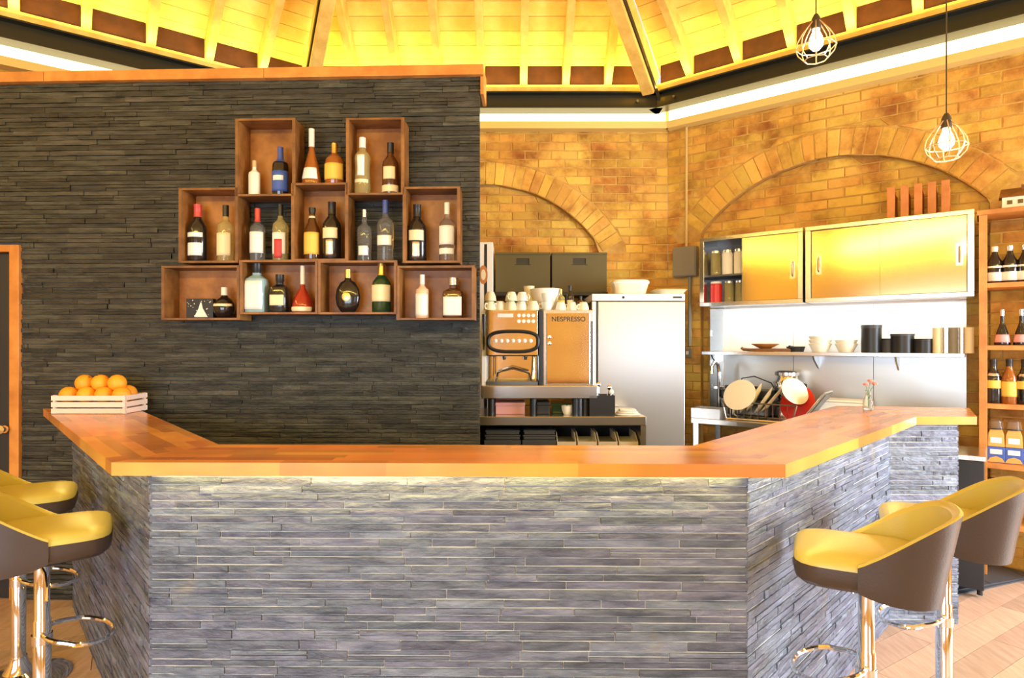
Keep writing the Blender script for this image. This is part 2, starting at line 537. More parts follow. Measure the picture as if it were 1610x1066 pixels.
def cladding(parent, frame, x0, x1, z0, z1, var, rows, lens, dep, nmax, gap=0.002, holes=(), visible=None, stuff_mat='slate'):
    """strips of split stone laid in courses on the plane local y = 0, sticking out towards -y"""
    pieces = []
    z = z1
    while z > z0 + 0.006:
        h = random.choice(rows)
        if z - h < z0: h = z - z0
        x = x0 - random.uniform(0, 0.004)
        first = True
        while x < x1 - 0.02:
            l = random.uniform(*lens)
            if first: l *= random.uniform(0.4, 1); first = False
            hh = h
            if x1 - (x + l) < 0.05: l = x1 - x
            parts = [(z - hh, hh, x, l)]
            if h > 0.029 and random.random() < 0.3:          # a course split into two thin strips
                parts = [(z - hh, hh / 2, x, l), (z - hh / 2, hh / 2, x, l)]
            for (zz, h2, xx, ll) in parts:
                segs = [(xx, xx + ll)]
                for (hx0, hx1, hz0, hz1) in holes:
                    if zz < hz1 - 0.004 and zz + h2 > hz0 + 0.004:
                        ns = []
                        for (a, b) in segs:
                            if b <= hx0 or a >= hx1: ns.append((a, b)); continue
                            if a < hx0: ns.append((a, hx0))
                            if b > hx1: ns.append((hx1, b))
                        segs = ns
                for (a, b) in segs:
                    if b - a > 0.012:
                        d = random.uniform(*dep)
                        vis = visible(a, b, zz, h2) if visible else 1
                        pieces.append((vis * (b - a) * h2, a, b, zz, h2, d))
            x += l
        z -= h
    pieces.sort(key=lambda t: -t[0])
    mb = MB()
    for k, (sz, a, b, zz, h2, d) in enumerate(pieces):
        me, vs, fs = random.choice(var)
        if k < nmax and sz > 0:
            o = place('stone', me, parent, (a + gap / 2, 0, zz + gap / 2))
            o.scale = (b - a - gap, d, h2 - gap)
        else:
            mb.add([(a + gap / 2 + p[0] * (b - a - gap), p[1] * d, zz + gap / 2 + p[2] * (h2 - gap)) for p in vs], fs)
    if mb.v:
        o = mb.build('stones_further', stuff_mat, parent); o['kind'] = 'stuff'
    return len(pieces)

# ================================================================== slate partition wall
SW = Frame(-0.19, 3.415, R(-2.1))
WALL_TOP = 2.955
ux_door = SW.px(36, 700)[0]
z_head = SW.px(30, 386)[1]
wl = MB()
u_end = -4.6
door_w = 0.86
wl.box(ux_door, 0, 0.0, 0.12, 0, WALL_TOP)
wl.box(ux_door - door_w - 0.1, ux_door, 0.0, 0.12, z_head, WALL_TOP)
wl.box(u_end, ux_door - door_w - 0.1, 0.0, 0.12, 0, WALL_TOP)
wall = wl.build('wall_left', 'grout_dark')
wall.location = (SW.o.x, SW.o.y, 0); wall.rotation_euler = (0, 0, SW.a)
struct(wall, 'dark split slate partition wall behind the bar')
def vis_wall(a, b, z, h):
    p = SW.world((a + b) / 2, 0, z)
    x = CX + F * p[0] / p[1]; y = CY - F * (p[2] - CAMZ) / p[1]
    if x < -5 or y > 760: return 0
    if y > 700 and x > 200: return 0
    return 1
cladding(wall, SW, u_end, 0.012, 0, WALL_TOP, VAR_WALL, (0.022, 0.026, 0.03, 0.034), (0.14, 0.46), (0.008, 0.018), 300,
         holes=[(ux_door - door_w - 0.1, ux_door + 0.002, 0, z_head)], visible=vis_wall, stuff_mat='slate_dark')
# timber cap on the partition
cap = thing('timber_wall_cap', 'long orange timber capping board along the top of the slate wall', 'trim', (SW.o.x, SW.o.y, 0), SW.a)
cuts = [u_end, SW.px(78, 120)[0], SW.px(420, 120)[0], 0.035]
for i in range(3):
    MB().box(cuts[i] + .001, cuts[i + 1] - .001, -0.045, 0.16, WALL_TOP, WALL_TOP + 0.058).build('board', 'timber', cap, bevel=0.003)
MB().box(0.014, 0.034, -0.02, 0.16, WALL_TOP - 0.10, WALL_TOP).build('end_board', 'timber', cap, bevel=0.003)
# door beside the partition
dr = empty('door_1', (SW.o.x, SW.o.y, 0), SW.a); struct(dr, 'black door in an orange timber frame beside the slate wall')
jw = SW.px(36, 700)[0] - SW.px(21, 700)[0]
MB().box(ux_door - jw, ux_door, -0.03, 0.12, 0, z_head).build('jamb', 'timber', dr, bevel=0.003)
MB().box(ux_door - door_w - 0.1, ux_door - door_w - 0.1 + jw, -0.03, 0.12, 0, z_head).build('jamb', 'timber', dr, bevel=0.003)
MB().box(ux_door - door_w - 0.1 + jw, ux_door - jw, -0.03, 0.12, z_head - 0.04, z_head).build('head', 'timber', dr, bevel=0.003)
leaf = MB().box(ux_door - door_w - 0.1 + jw + .004, ux_door - jw - .004, 0.0, 0.045, 0.005, z_head - 0.044).build('door_leaf', 'door', dr, bevel=0.003)
ku, kz = SW.px(19, 673)
mbk = MB(); mbk.lathe([(0.012, 0), (0.012, 0.03), (0.026, 0.04), (0.03, 0.055), (0.024, 0.07), (0.0, 0.074)], 14)
kn = mbk.build('knob', 'chrome', leaf, smooth=True, loc=(ku - 0.01, 0.0, kz)); kn.rotation_euler = (pi / 2, 0, 0)

# ================================================================== brick walls with blind arches
def circle3(a, b, c):
    ax, ay = a; bx, by = b; cx, cy = c
    d = 2 * (ax * (by - cy) + bx * (cy - ay) + cx * (ay - by))
    ux = ((ax**2 + ay**2) * (by - cy) + (bx**2 + by**2) * (cy - ay) + (cx**2 + cy**2) * (ay - by)) / d
    uy = ((ax**2 + ay**2) * (cx - bx) + (bx**2 + by**2) * (ax - cx) + (cx**2 + cy**2) * (bx - ax)) / d
    return ux, uy, math.hypot(ax - ux, ay - uy)

BRICK_TOP = 3.36
def brick_wall(name, label, fr, length, arch, spring_z, nmax=300, u0=0.0, visible=None):
    """arch = (cx, cz, r); bricks outside stand 6 cm proud of the infill"""
    cx, cz, r = arch
    REC = 0.07
    root = empty(name, (fr.o.x, fr.o.y, 0), fr.a); struct(root, label)
    RV = 0.20                                     # depth of the voussoir ring
    hw = math.sqrt(max(r * r - (spring_z - cz) ** 2, 0))
    # infill bed and proud bed
    MB().box(u0, u0 + length, REC - .005, 0.30, 0, BRICK_TOP + 0.4).build('infill_bed', 'mortar', root)
    def half(z, rad):
        if z < spring_z:
            return hw + (rad - r) if rad > r else hw
        q = rad * rad - (z - cz) ** 2
        return math.sqrt(q) if q > 0 else -1
    # proud bed: columns of thin slabs around the arch
    mb = MB()
    zs = [0.0]
    while zs[-1] < BRICK_TOP + 0.4:
        zs.append(zs[-1] + (0.04 if zs[-1] > spring_z - 0.05 else 0.2))
    for a, b in zip(zs, zs[1:]):
        ha, hb = half(a, r), half(b, r)
        if ha < 0 and hb < 0:
            mb.plate([(u0, a), (u0 + length, a), (u0 + length, b), (u0, b)], REC, 0.001)
        else:
            ha = max(ha, 0); hb = max(hb, 0)
            if cx - ha > u0:
                mb.plate([(u0, a), (cx - ha, a), (max(cx - hb, u0), b), (u0, b)], REC, 0.001)
            if cx + ha < u0 + length:
                mb.plate([(cx + ha, a), (u0 + length, a), (u0 + length, b), (min(cx + hb, u0 + length), b)], REC, 0.001)
    mb.build('wall_bed', 'mortar', root)
    pieces = []
    H, G, BL = 0.068, 0.008, 0.225
    z = 0.0; row = 0
    while z < BRICK_TOP:
        z1 = min(z + H, BRICK_TOP + 0.02)
        x = u0 - (BL + G) * (0.5 if row % 2 else 0.0)
        while x < u0 + length:
            a, b = max(x, u0), min(x + BL, u0 + length)
            if b - a > 0.03:
                # outside part
                o0, o1 = half(z, r + RV + G), half(z1, r + RV + G)
                if z1 < spring_z: o0 = o1 = hw
                if o0 < 0 and o1 < 0:
                    pieces.append(('o', [(a, z), (b, z), (b, z1), (a, z1)]))
                else:
                    o0 = max(o0, 0); o1 = max(o1, 0)
                    ql = [(min(a, cx - o0), z), (min(b, cx - o0), z), (min(b, cx - o1), z1), (min(a, cx - o1), z1)]
                    if parea(ql) > 0.0015: pieces.append(('o', ql))
                    qr = [(max(a, cx + o0), z), (max(b, cx + o0), z), (max(b, cx + o1), z1), (max(a, cx + o1), z1)]
                    if parea(qr) > 0.0015: pieces.append(('o', qr))
                i0, i1 = half(z, r), half(z1, r)
                if i0 > 0:
                    i1 = max(i1, 0.0)
                    q = [(min(max(a, cx - i0), cx + i0), z), (min(max(b, cx - i0), cx + i0), z), (min(max(b, cx - i1), cx + i1), z1), (min(max(a, cx - i1), cx + i1), z1)]
                    if parea(q) > 0.0015: pieces.append(('i', q))
            x += BL + G
        z += H + G; row += 1
    # voussoirs
    a0 = math.asin((spring_z - cz) / r)
    n = int((pi - 2 * a0) * r / 0.078)
    for k in range(n):
        t0 = a0 + (pi - 2 * a0) * k / n + 0.003 / r; t1 = a0 + (pi - 2 * a0) * (k + 1) / n - 0.004 / r
        q = [(cx + (r + 0.002) * math.cos(t0), cz + (r + 0.002) * math.sin(t0)), (cx + (r + RV) * math.cos(t0), cz + (r + RV) * math.sin(t0)),
             (cx + (r + RV) * math.cos(t1), cz + (r + RV) * math.sin(t1)), (cx + (r + 0.002) * math.cos(t1), cz + (r + 0.002) * math.sin(t1))]
        mu = sum(p[0] for p in q) / 4
        if u0 + 0.05 < mu < u0 + length - .05:
            pieces.append(('v', q))
    def seen(q):
        mu = sum(p[0] for p in q) / len(q); mz = sum(p[1] for p in q) / len(q)
        w = fr.world(mu, 0, mz)
        if w[1] < 0.5: return 0
        x = CX + F * w[0] / w[1]; y = CY - F * (mz - CAMZ) / w[1]
        if x < 740 and name == 'wall_back': return 0
        if x > 1630 or x < 0 or y < 60: return 0
        return (visible(x, y) if visible else 1) * parea(q) * (F / w[1]) ** 2
    pieces.sort(key=lambda t: -seen(t[1]))
    rest = MB(); cnt = 0
    for kind, q in pieces:
        yb = REC if kind == 'i' else 0.008
        yf = yb - random.uniform(0.0080, 0.0145)
        if cnt < nmax and seen(q) > 0:
            MB().plate(q, yb, yf, 0.004).build('brick', 'brick', root); cnt += 1
        else:
            rest.plate(q, yb, yf, 0.004)
    if rest.v:
        o = rest.build('bricks_further', 'brick', root); o['kind'] = 'stuff'
    return root

BW = Frame(LW.x, LW.y, 0.0)
arch_b = circle3(BW.px(765, 290), BW.px(872, 320), BW.px(945, 392))
brick_wall('wall_back', 'golden old brick back wall with a blind arch', BW, RW.x - LW.x, arch_b, BW.px(945, 396)[1],
           visible=lambda x, y: 1 if (y < 470 and 748 < x < 1060) else 0)
RWF = Frame(RW.x, RW.y, math.atan2(R2W.y - RW.y, R2W.x - RW.x))
arch_r = circle3(RWF.px(1105, 362), RWF.px(1370, 243), RWF.px(1535, 298))
brick_wall('wall_right', 'golden old brick wall with a wide blind arch above the kitchen', RWF, (R2W - RW).length, arch_r, RWF.px(1105, 366)[1],
           visible=lambda x, y: 0 if (1105 < x < 1530 and y > 350) or y > 700 else 1)
LWF = Frame(L2W.x, L2W.y, math.atan2(LW.y - L2W.y, LW.x - L2W.x))
Lb = MB().box(0, (LW - L2W).length, 0, 0.3, 0, BRICK_TOP + 0.4).build('wall_far_left', 'plaster')
Lb.location = (L2W.x, L2W.y, 0); Lb.rotation_euler = (0, 0, LWF.a); struct(Lb, 'ochre wall behind the slate partition')

# walls beside and behind the camera, with window openings
def window_wall(name, label, a, b, wins, top=PLATE_Z):
    """a -> b seen from inside left to right; wins: list of (u0, u1, z0, z1)"""
    d = b - a; L = d.length; ang = math.atan2(d.y, d.x)
    mb = MB(); u = 0
    for (u0, u1, z0, z1) in wins:
        mb.box(u, u0, 0, 0.25, 0, top)
        mb.box(u0, u1, 0, 0.25, 0, z0); mb.box(u0, u1, 0, 0.25, z1, top)
        u = u1
    mb.box(u, L, 0, 0.25, 0, top)
    w = mb.build(name, 'plaster'); w.location = (a.x, a.y, 0); w.rotation_euler = (0, 0, ang); struct(w, label)
    for (u0, u1, z0, z1) in wins:
        WN[0] += 1
        r_ = empty('window_%d' % WN[0], (a.x, a.y, 0), ang); struct(r_, 'large glazed window in the wall facing the bar')
        f_ = MB(); t = 0.05
        f_.box(u0, u0 + t, .1, .16, z0, z1); f_.box(u1 - t, u1, .1, .16, z0, z1); f_.box(u0 + t, u1 - t, .1, .16, z0, z0 + t); f_.box(u0 + t, u1 - t, .1, .16, z1 - t, z1)
        f_.box((u0 + u1) / 2 - .02, (u0 + u1) / 2 + .02, .1, .16, z0 + t, z1 - t)
        f_.build('window_frame', 'window_frame', r_)
WN = [0]
Lr = (L3W - R3W).length
window_wall('wall_rear', 'ochre rear wall with large windows', R3W, L3W, [(1.15, 3.25, 0.4, 2.2), (5.25, 8.65, 0.4, 2.2)])
window_wall('wall_right_side', 'ochre side wall with a glazed opening', R2W, R3W, [(0.15, 2.45, 0.35, 2.35)])
window_wall('wall_left_side', 'ochre side wall left of the bar', L3W, L2W, [])

# ================================================================== roof
ceil = empty('ceiling', (0, 0, 0)); struct(ceil, 'pale pine rafters and boards of the pitched roof')
def v3(p, z): return Vector((p.x, p.y, z))
RD = 0.145           # rafter depth
def slope(a, b, detail=True, spacing=0.366, start=None):
    A, B, C = v3(a, PLATE_Z), v3(b, PLATE_Z), APEX
    e = (B - A); L = e.length; e.normalize()
    foot = A + e * (C - A).dot(e)
    S = (C - foot).length
    s = (C - foot).normalized()
    n = e.cross(s)
    if n.z < 0: n = -n
    n.normalize()
    uC = (C - A).dot(e)
    def pt(u, t): return A + e * u + s * t
    def lim(t):                                   # limits of u at slope distance t (hips)
        k = t / S
        return uC * k, L + (uC - L) * k
    if not detail:
        MB().hexa([pt(lim(-.2)[0], -.2) + n * RD, pt(lim(-.2)[1], -.2) + n * RD, pt(lim(S - .02)[1], S - .02) + n * RD, pt(lim(S - .02)[0], S - .02) + n * RD], n * 0.03).build('boarding', 'pine', ceil)
        return
    # boards
    bw = 0.118
    t = -0.20
    while t < S - 0.15:
        t1 = min(t + bw - 0.004, S - .05)
        l0, r0 = lim(t); l1, r1 = lim(t1)
        if r1 - l1 > 0.05:
            MB().hexa([pt(l0, t) + n * RD, pt(r0, t) + n * RD, pt(r1, t1) + n * RD, pt(l1, t1) + n * RD], n * 0.022).build('board', 'pine', ceil)
        t += bw
    # roof deck over the boards keeps the joints dark
    MB().hexa([pt(lim(-.2)[0], -.2) + n * (RD + .024), pt(lim(-.2)[1], -.2) + n * (RD + .024), pt(lim(S)[1], S) + n * (RD + .024), pt(lim(S)[0], S) + n * (RD + .024)], n * 0.02).build('deck', 'block', ceil)
    # rafters
    us = []
    u = start if start is not None else spacing / 2
    while u < L - 0.05:
        us.append(u); u += spacing
    prev = None
    for u in us:
        tmax = S * (u / uC) if u < uC else S * ((L - u) / (L - uC))
        tmax -= 0.05
        if tmax > 0.2:
            MB().beam(pt(u, -0.06) + n * (RD - .001), pt(u, tmax) + n * (RD - .001), 0.062, RD, up=n).build('rafter', 'rafter', ceil, bevel=0.003)
    ends = [0.0] + us + [L]
    for u0, u1 in zip(ends, ends[1:]):
        if u1 - u0 > 0.12:
            p0, p1 = A + e * (u0 + .034), A + e * (u1 - .034)
            nh = Vector((s.x, s.y, 0)).normalized()
            MB().hexa([p0 - nh * .02, p1 - nh * .02, p1 - nh * .045, p0 - nh * .045], (0, 0, RD + .055)).build('blocking', 'block', ceil)
    # timber plate and steel beam below it
    nh = Vector((s.x, s.y, 0)).normalized()
    ext = 0.05
    p0, p1 = A - e * ext, B + e * ext
    MB().hexa([p0 + nh * .0 - Vector((0, 0, .07)), p1 + nh * .0 - Vector((0, 0, .07)), p1 - nh * .12 - Vector((0, 0, .07)), p0 - nh * .12 - Vector((0, 0, .07))], (0, 0, .068)).build('wall_plate', 'rafter', ceil)
    zb = Vector((0, 0, -0.218)); zt = Vector((0, 0, -0.073))
    bm_ = MB()
    w0, w1 = 0.04, -0.10
    for (f0, f1, za, zc) in ((w0, w1, -0.218, -0.206), (w0, w1, -0.085, -0.073), (-0.024, -0.036, -0.206, -0.085)):
        bm_.hexa([p0 + nh * f0 + Vector((0, 0, za)), p1 + nh * f0 + Vector((0, 0, za)), p1 + nh * f1 + Vector((0, 0, za)), p0 + nh * f1 + Vector((0, 0, za))], (0, 0, zc - za))
    bm_.build('steel_beam', 'beam', ceil)
    for k in range(2):
        q = (A if k == 0 else B) + (e if k == 0 else -e) * 0.16 - nh * 0.022 + Vector((0, 0, -.14))
        bb = MB(); bb.tube([q, q + nh * 0.02], 0.012, 6); bb.build('bolt', 'steel_dark', ceil)
u_first = P(757, 133, 5.3)[0] - PL.x
u_first -= 0.366 * math.floor(u_first / 0.366)
slope(PL, PR, True, 0.366, u_first)
slope(PR, PR2, True, 0.40, 0.30)
slope(PL2, PL, True, 0.40, 0.22)
slope(PR2, PR3, False); slope(PR3, PL3, False); slope(PL3, PL2, False)
for p in (PL, PR):
    d = Vector((APEX.x - p.x, APEX.y - p.y)).normalized()
    a = Vector((p.x + d.x * 0.05, p.y + d.y * 0.05, PLATE_Z + RD - 0.10)) 
    MB().beam(a, APEX + Vector((0, 0, RD - .10)), 0.10, 0.24).build('hip_rafter', 'rafter', ceil, bevel=0.004)
    sd = Vector((-d.y, d.x, 0)) * (0.059 if p is PL else -0.059)
    if p is PL: sd = -sd if sd.x > 0 else sd
    else: sd = -sd if sd.x < 0 else sd
    MB().beam(a + sd * 0.95 - Vector((0, 0, .19)), APEX + Vector((0, 0, RD - .29)) + sd * 0.95, 0.012, 0.045).build('steel_flitch', 'beam', ceil)
for p in (PR2, PL2, PR3, PL3):
    MB().beam(v3(p, PLATE_Z + RD), APEX + Vector((0, 0, RD)), 0.10, 0.2).build('hip_rafter', 'rafter', ceil)

# glowing led cove and the ledge under it, along the three visible walls
def cove(fr, length, n, lab):
    g = empty('trim_%d' % n, (fr.o.x, fr.o.y, 0), fr.a); struct(g, 'cream ledge below the led cove')
    MB().box(0.02, length - 0.02, -0.10, 0.0, 3.355, 3.415).build('ledge', 'ledge', g)
    t = thing('led_strip', lab, 'light strip', (fr.o.x, fr.o.y, 0), fr.a)
    MB().box(0.03, length - 0.03, -0.045, -0.012, 3.416, 3.575).build('diffuser', 'led', t)
    MB().box(0.03, length - 0.03, -0.012, -0.0085, 3.416, 3.575).build('channel', 'white', t)
cove(BW, RW.x - LW.x, 1, 'straight glowing strip of cove light above the back brick wall')
cove(RWF, (R2W - RW).length, 2, 'long glowing strip of cove light above the right brick wall')
cove(LWF, (LW - L2W).length, 3, 'glowing strip of cove light at upper left beyond the slate wall')
# ================================================================== bar: slate clad units
BAR_H = 1.10; BAR_T = 0.041; UND = BAR_H - BAR_T
pA, pB, pC, pD, pE = Vector((-2.45, 3.42)), Vector((-1.177, 2.0)), Vector((0.756, 1.975)), Vector((1.97, 3.2)), Vector((2.33, 3.2))
qA, qB, qC, qD, qE = Vector((-2.33, 3.42)), Vector((-1.12, 2.12)), Vector((0.705, 2.095)), Vector((1.92, 3.32)), Vector((2.33, 3.32))
def bar_unit(a, b, qa, qb, label, nmax, rows, vis=None):
    fr = Frame(a.x, a.y, math.atan2((b - a).y, (b - a).x))
    t = thing('slate_bar_unit', label, 'bar unit', (a.x, a.y, 0), fr.a)
    loc = lambda p: ((p - a).dot(fr.ux), (p - a).dot(fr.uy))
    core = MB().prism([loc(a), loc(b), loc(qb), loc(qa)], 0, UND).build('core', 'grout', t)
    L = (b - a).length
    MB().box(0.0, L, -0.0045, 0.0, 0.0, UND - .001).build('mortar_bed', 'grout', core)
    def v(aa, bb, z, h):
        w = fr.world((aa + bb) / 2, 0, z)
        y = CY - F * (z + h - CAMZ) / w[1]
        return 0 if y > 1070 else 1
    cladding(core, fr, -0.004, L + 0.004, 0.0, UND - 0.002, VAR_BAR, rows, (0.10, 0.40), (0.008, 0.015), nmax, gap=0.0032, visible=v)
    return t
ROWS = (0.022, 0.025, 0.027, 0.033)
bar_unit(pB, pC, qB, qC, 'long slate clad bar front facing the camera, between the two angled wings', 300, ROWS)
bar_unit(pA, pB, qA, qB, 'dark angled slate bar wing at left, beside the two left stools', 300, ROWS)
bar_unit(pC, pD, qC, qD, 'bright angled slate bar wing at right, beside the right stools', 300, ROWS)
bar_unit(pD, pE, qD, qE, 'short slate bar end panel at far right, behind the right stools', 300, ROWS)

# continuous worktop made of glued staves
ct = thing('bar_worktop', 'orange hardwood worktop of glued staves running round the whole bar', 'worktop', (0, 0, 0))
cLo, cL, iL, cLi = (-2.66, 3.465), (-1.243, 1.894), (-1.075, 2.235), (-2.115, 3.445)
cR, iR = (0.835, 1.864), (0.655, 2.205)
bo, bi, eo, ei = (2.04, 3.08), (1.92, 3.62), (2.345, 3.08), (2.62, 3.50)
segs = [([cLo, cL, iL, cLi], cL, cLo), ([cL, cR, iR, iL], cL, cR), ([cR, bo, bi, iR], cR, bo), ([bo, eo, ei, bi], bo, eo)]
for poly, o0, o1 in segs:
    o0 = Vector(o0); d = (Vector(o1) - o0); L = d.length; d.normalize()
    n = Vector((-d.y, d.x))
    cen = Vector((sum(p[0] for p in poly) / 4, sum(p[1] for p in poly) / 4))
    if n.dot(cen - o0) < 0: n = -n
    A2 = sum(poly[i][0] * poly[(i + 1) % 4][1] - poly[(i + 1) % 4][0] * poly[i][1] for i in range(4))
    conv = poly if A2 > 0 else poly[::-1]
    SWD = 0.046
    for j in range(0, 13):
        x = -1.0 - random.uniform(0, .5)
        while x < L + 1.2:
            l = random.uniform(0.28, 0.62)
            q = [o0 + d * x + n * (j * SWD), o0 + d * (x + l) + n * (j * SWD), o0 + d * (x + l) + n * ((j + 1) * SWD), o0 + d * x + n * ((j + 1) * SWD)]
            q = [(p.x, p.y) for p in q]
            if sum(q[i][0] * q[(i + 1) % 4][1] - q[(i + 1) % 4][0] * q[i][1] for i in range(4)) < 0: q = q[::-1]
            q = clip_convex(q, conv)
            if len(q) >= 3 and parea(q) > 2e-4:
                MB().prism(q, UND, BAR_H).build('stave', 'counter', ct)
            x += l
# warm tape light tucked under the overhang
def under_led(a, b, out, power):
    a, b = Vector(a), Vector(b)
    d = (b - a).normalized()
    n = Vector((d.y, -d.x)) * out
    fr = math.atan2(d.y, d.x)
    c = (a + b) / 2 + n * 0.040
    L = (b - a).length - 0.06
    t = thing('under_counter_led', None, 'light strip', (c.x, c.y, UND), fr)
    MB().box(-L / 2, L / 2, -0.006, 0.006, -0.006, 0).build('profile', 'white', t)
    o = area('under_counter_lamp', (c.x, c.y, UND - 0.008), (0, 0, -1), L, 0.012, power, (1.0, 0.74, 0.22))
    o.rotation_euler = (0, 0, fr)
    return t
under_led(pB, pC, 1, 9.0)['label'] = 'thin warm tape light under the worktop of the bar front'
under_led(pC, pD, 1, 6.0)['label'] = 'thin warm tape light under the worktop of the right wing'
under_led(pA, pB, 1, 4.0)['label'] = 'thin warm tape light under the worktop of the left wing'

# ================================================================== bar stools
def outline(theta, hw=0.205, hd=0.20, p=5.2):
    c, s_ = math.cos(theta), math.sin(theta)
    q = (abs(c) ** p + abs(s_) ** p) ** (1 / p)
    return hw * c / q, hd * s_ / q
def make_stool():
    t = empty('bar_stool')               # faces local +y, floor at z = 0
    # base: trumpet disc
    MB().lathe([(0.0, 0), (0.205, 0), (0.207, 0.006), (0.19, 0.014), (0.12, 0.024), (0.06, 0.04), (0.04, 0.07), (0.033, 0.10)], 40).build('base', 'chrome', t, smooth=True)
    MB().lathe([(0.029, 0.08), (0.029, 0.46), (0.025, 0.465), (0.025, 0.66)], 24).build('column', 'chrome', t, smooth=True)
    MB().lathe([(0.034, 0), (0.034, 0.03)], 20, cz=0.385).build('collar', 'chrome', t, smooth=True)
    pts = []
    for k in range(25):
        a = -pi * 0.5 + 2 * pi * (k + 0.0) / 24
        pts.append((0.135 * math.cos(a) * (0.9 if math.sin(a) < 0 else 1), 0.115 + 0.115 * math.sin(a), 0.40 - 0.02 * math.sin(a)))
    fr_ = MB().tube(pts[:-1], 0.0085, 8, closed=True).build('footrest', 'chrome', t, smooth=True)
    MB().tube([(0.03, 0.0, 0.64), (0.10, 0.02, 0.63), (0.16, 0.03, 0.60), (0.18, 0.03, 0.57)], 0.006, 6).build('lever', 'chrome', t, smooth=True)
    MB().lathe([(0.10, 0.655), (0.10, 0.672), (0.05, 0.675)], 16, power=5).build('swivel_plate', 'black', t)
    # seat: brown leather, top coloured yellow for the warm light on it
    def ring(ins, z, off=0.0):
        return [(outline(2 * pi * k / 48, 0.192 - ins, 0.205 - ins)[0], 0.02 + off + outline(2 * pi * k / 48, 0.192 - ins, 0.205 - ins)[1], z) for k in range(48)]
    mb = MB()
    rows = [ring(0.06, 0.672), ring(0.02, 0.678), ring(0.004, 0.692), ring(0.0, 0.715), ring(0.001, 0.738)]
    mb.grid(rows, closed=True); mb.f.append(tuple(range(47, -1, -1)))
    mb.f.append(tuple(len(mb.v) - 48 + i for i in range(48)))
    mb.build('seat_base', 'leather', t, smooth=True)
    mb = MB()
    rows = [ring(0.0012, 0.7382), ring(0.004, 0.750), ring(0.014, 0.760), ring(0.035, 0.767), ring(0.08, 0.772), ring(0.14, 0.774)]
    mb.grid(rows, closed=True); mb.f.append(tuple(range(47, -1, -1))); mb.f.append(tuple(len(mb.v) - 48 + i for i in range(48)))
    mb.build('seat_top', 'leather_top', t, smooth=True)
    # curved shell: outer and inner skins
    def shell(ins, zin, rows_n=9, N=40):
        rows = []
        for j in range(rows_n):
            q = j / (rows_n - 1)
            r_ = []
            for k in range(N + 1):
                s_ = -1 + 2 * k / N                      # -1 .. 1 around the back
                th = -pi / 2 + s_ * R(100)
                x, y = outline(th, 0.200 - ins, 0.215 - ins, 3.0)
                rise = min(1.0, max(0.0, (0.04 - y) / 0.245))
                rise = rise * rise * (3 - 2 * rise) * 0.35 + rise * 0.65
                top = 0.752 + 0.150 * rise - (0.004 if ins else 0)
                bot = zin + (0.030 if not ins else 0.0) * abs(s_) ** 5
                z = bot + (top - bot) * q
                lean = max(0, z - 0.70) * 0.24 * max(0, -math.sin(th))
                bulge = 0.0 if z > 0.71 else -((0.71 - z) / 0.06) ** 2 * 0.045
                r_.append((x * (1 + bulge), y * (1 + bulge) - lean, z))
            rows.append(r_)
        return rows
    out = shell(0.0, 0.655)
    inn = shell(0.026, 0.70)
    mb = MB().grid(out)
    # underside lip joining the shell to the seat
    low = out[0]
    mb.grid([low, [(p[0] * 0.55, p[1] * 0.55, 0.660) for p in low]])
    mb.build('shell', 'leather', t, smooth=True)
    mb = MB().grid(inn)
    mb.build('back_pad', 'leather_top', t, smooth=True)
    # rolled rim between both skins, and the front edges
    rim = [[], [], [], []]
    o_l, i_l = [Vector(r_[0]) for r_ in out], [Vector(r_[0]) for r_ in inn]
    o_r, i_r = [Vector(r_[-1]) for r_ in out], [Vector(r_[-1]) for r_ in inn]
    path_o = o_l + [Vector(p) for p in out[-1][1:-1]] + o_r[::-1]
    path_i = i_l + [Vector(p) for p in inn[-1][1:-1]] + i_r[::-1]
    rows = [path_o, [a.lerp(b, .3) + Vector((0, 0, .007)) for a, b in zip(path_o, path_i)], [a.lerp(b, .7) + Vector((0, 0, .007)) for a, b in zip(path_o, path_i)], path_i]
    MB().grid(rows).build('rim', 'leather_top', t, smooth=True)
    return t
stool0 = make_stool()
def stool(first, x, y, face, label, dz=1.08):
    s_ = stool0 if first else copy_tree(stool0)
    s_.location = (x, y, 0)
    s_.rotation_euler = (0, 0, math.atan2(face[1], face[0]) - pi / 2)
    s_.scale = (0.93, 0.93, dz)
    tag(s_, label, 'bar stool', 'brown and mustard leather bar stools')
stool(True, 1.12, 1.93, (-0.90, 0.44), 'brown leather bar stool with mustard seat nearest on the right side')
stool(False, 1.62, 2.29, (-0.88, 0.47), 'brown leather bar stool on the right, behind the nearest one and cut by the frame')
stool(False, -1.655, 2.15, (0.85, 0.53), 'brown leather bar stool with mustard seat nearest on the left side')
stool(False, -2.15, 2.66, (0.85, 0.53), 'brown leather bar stool on the left, further back by the timber door frame')

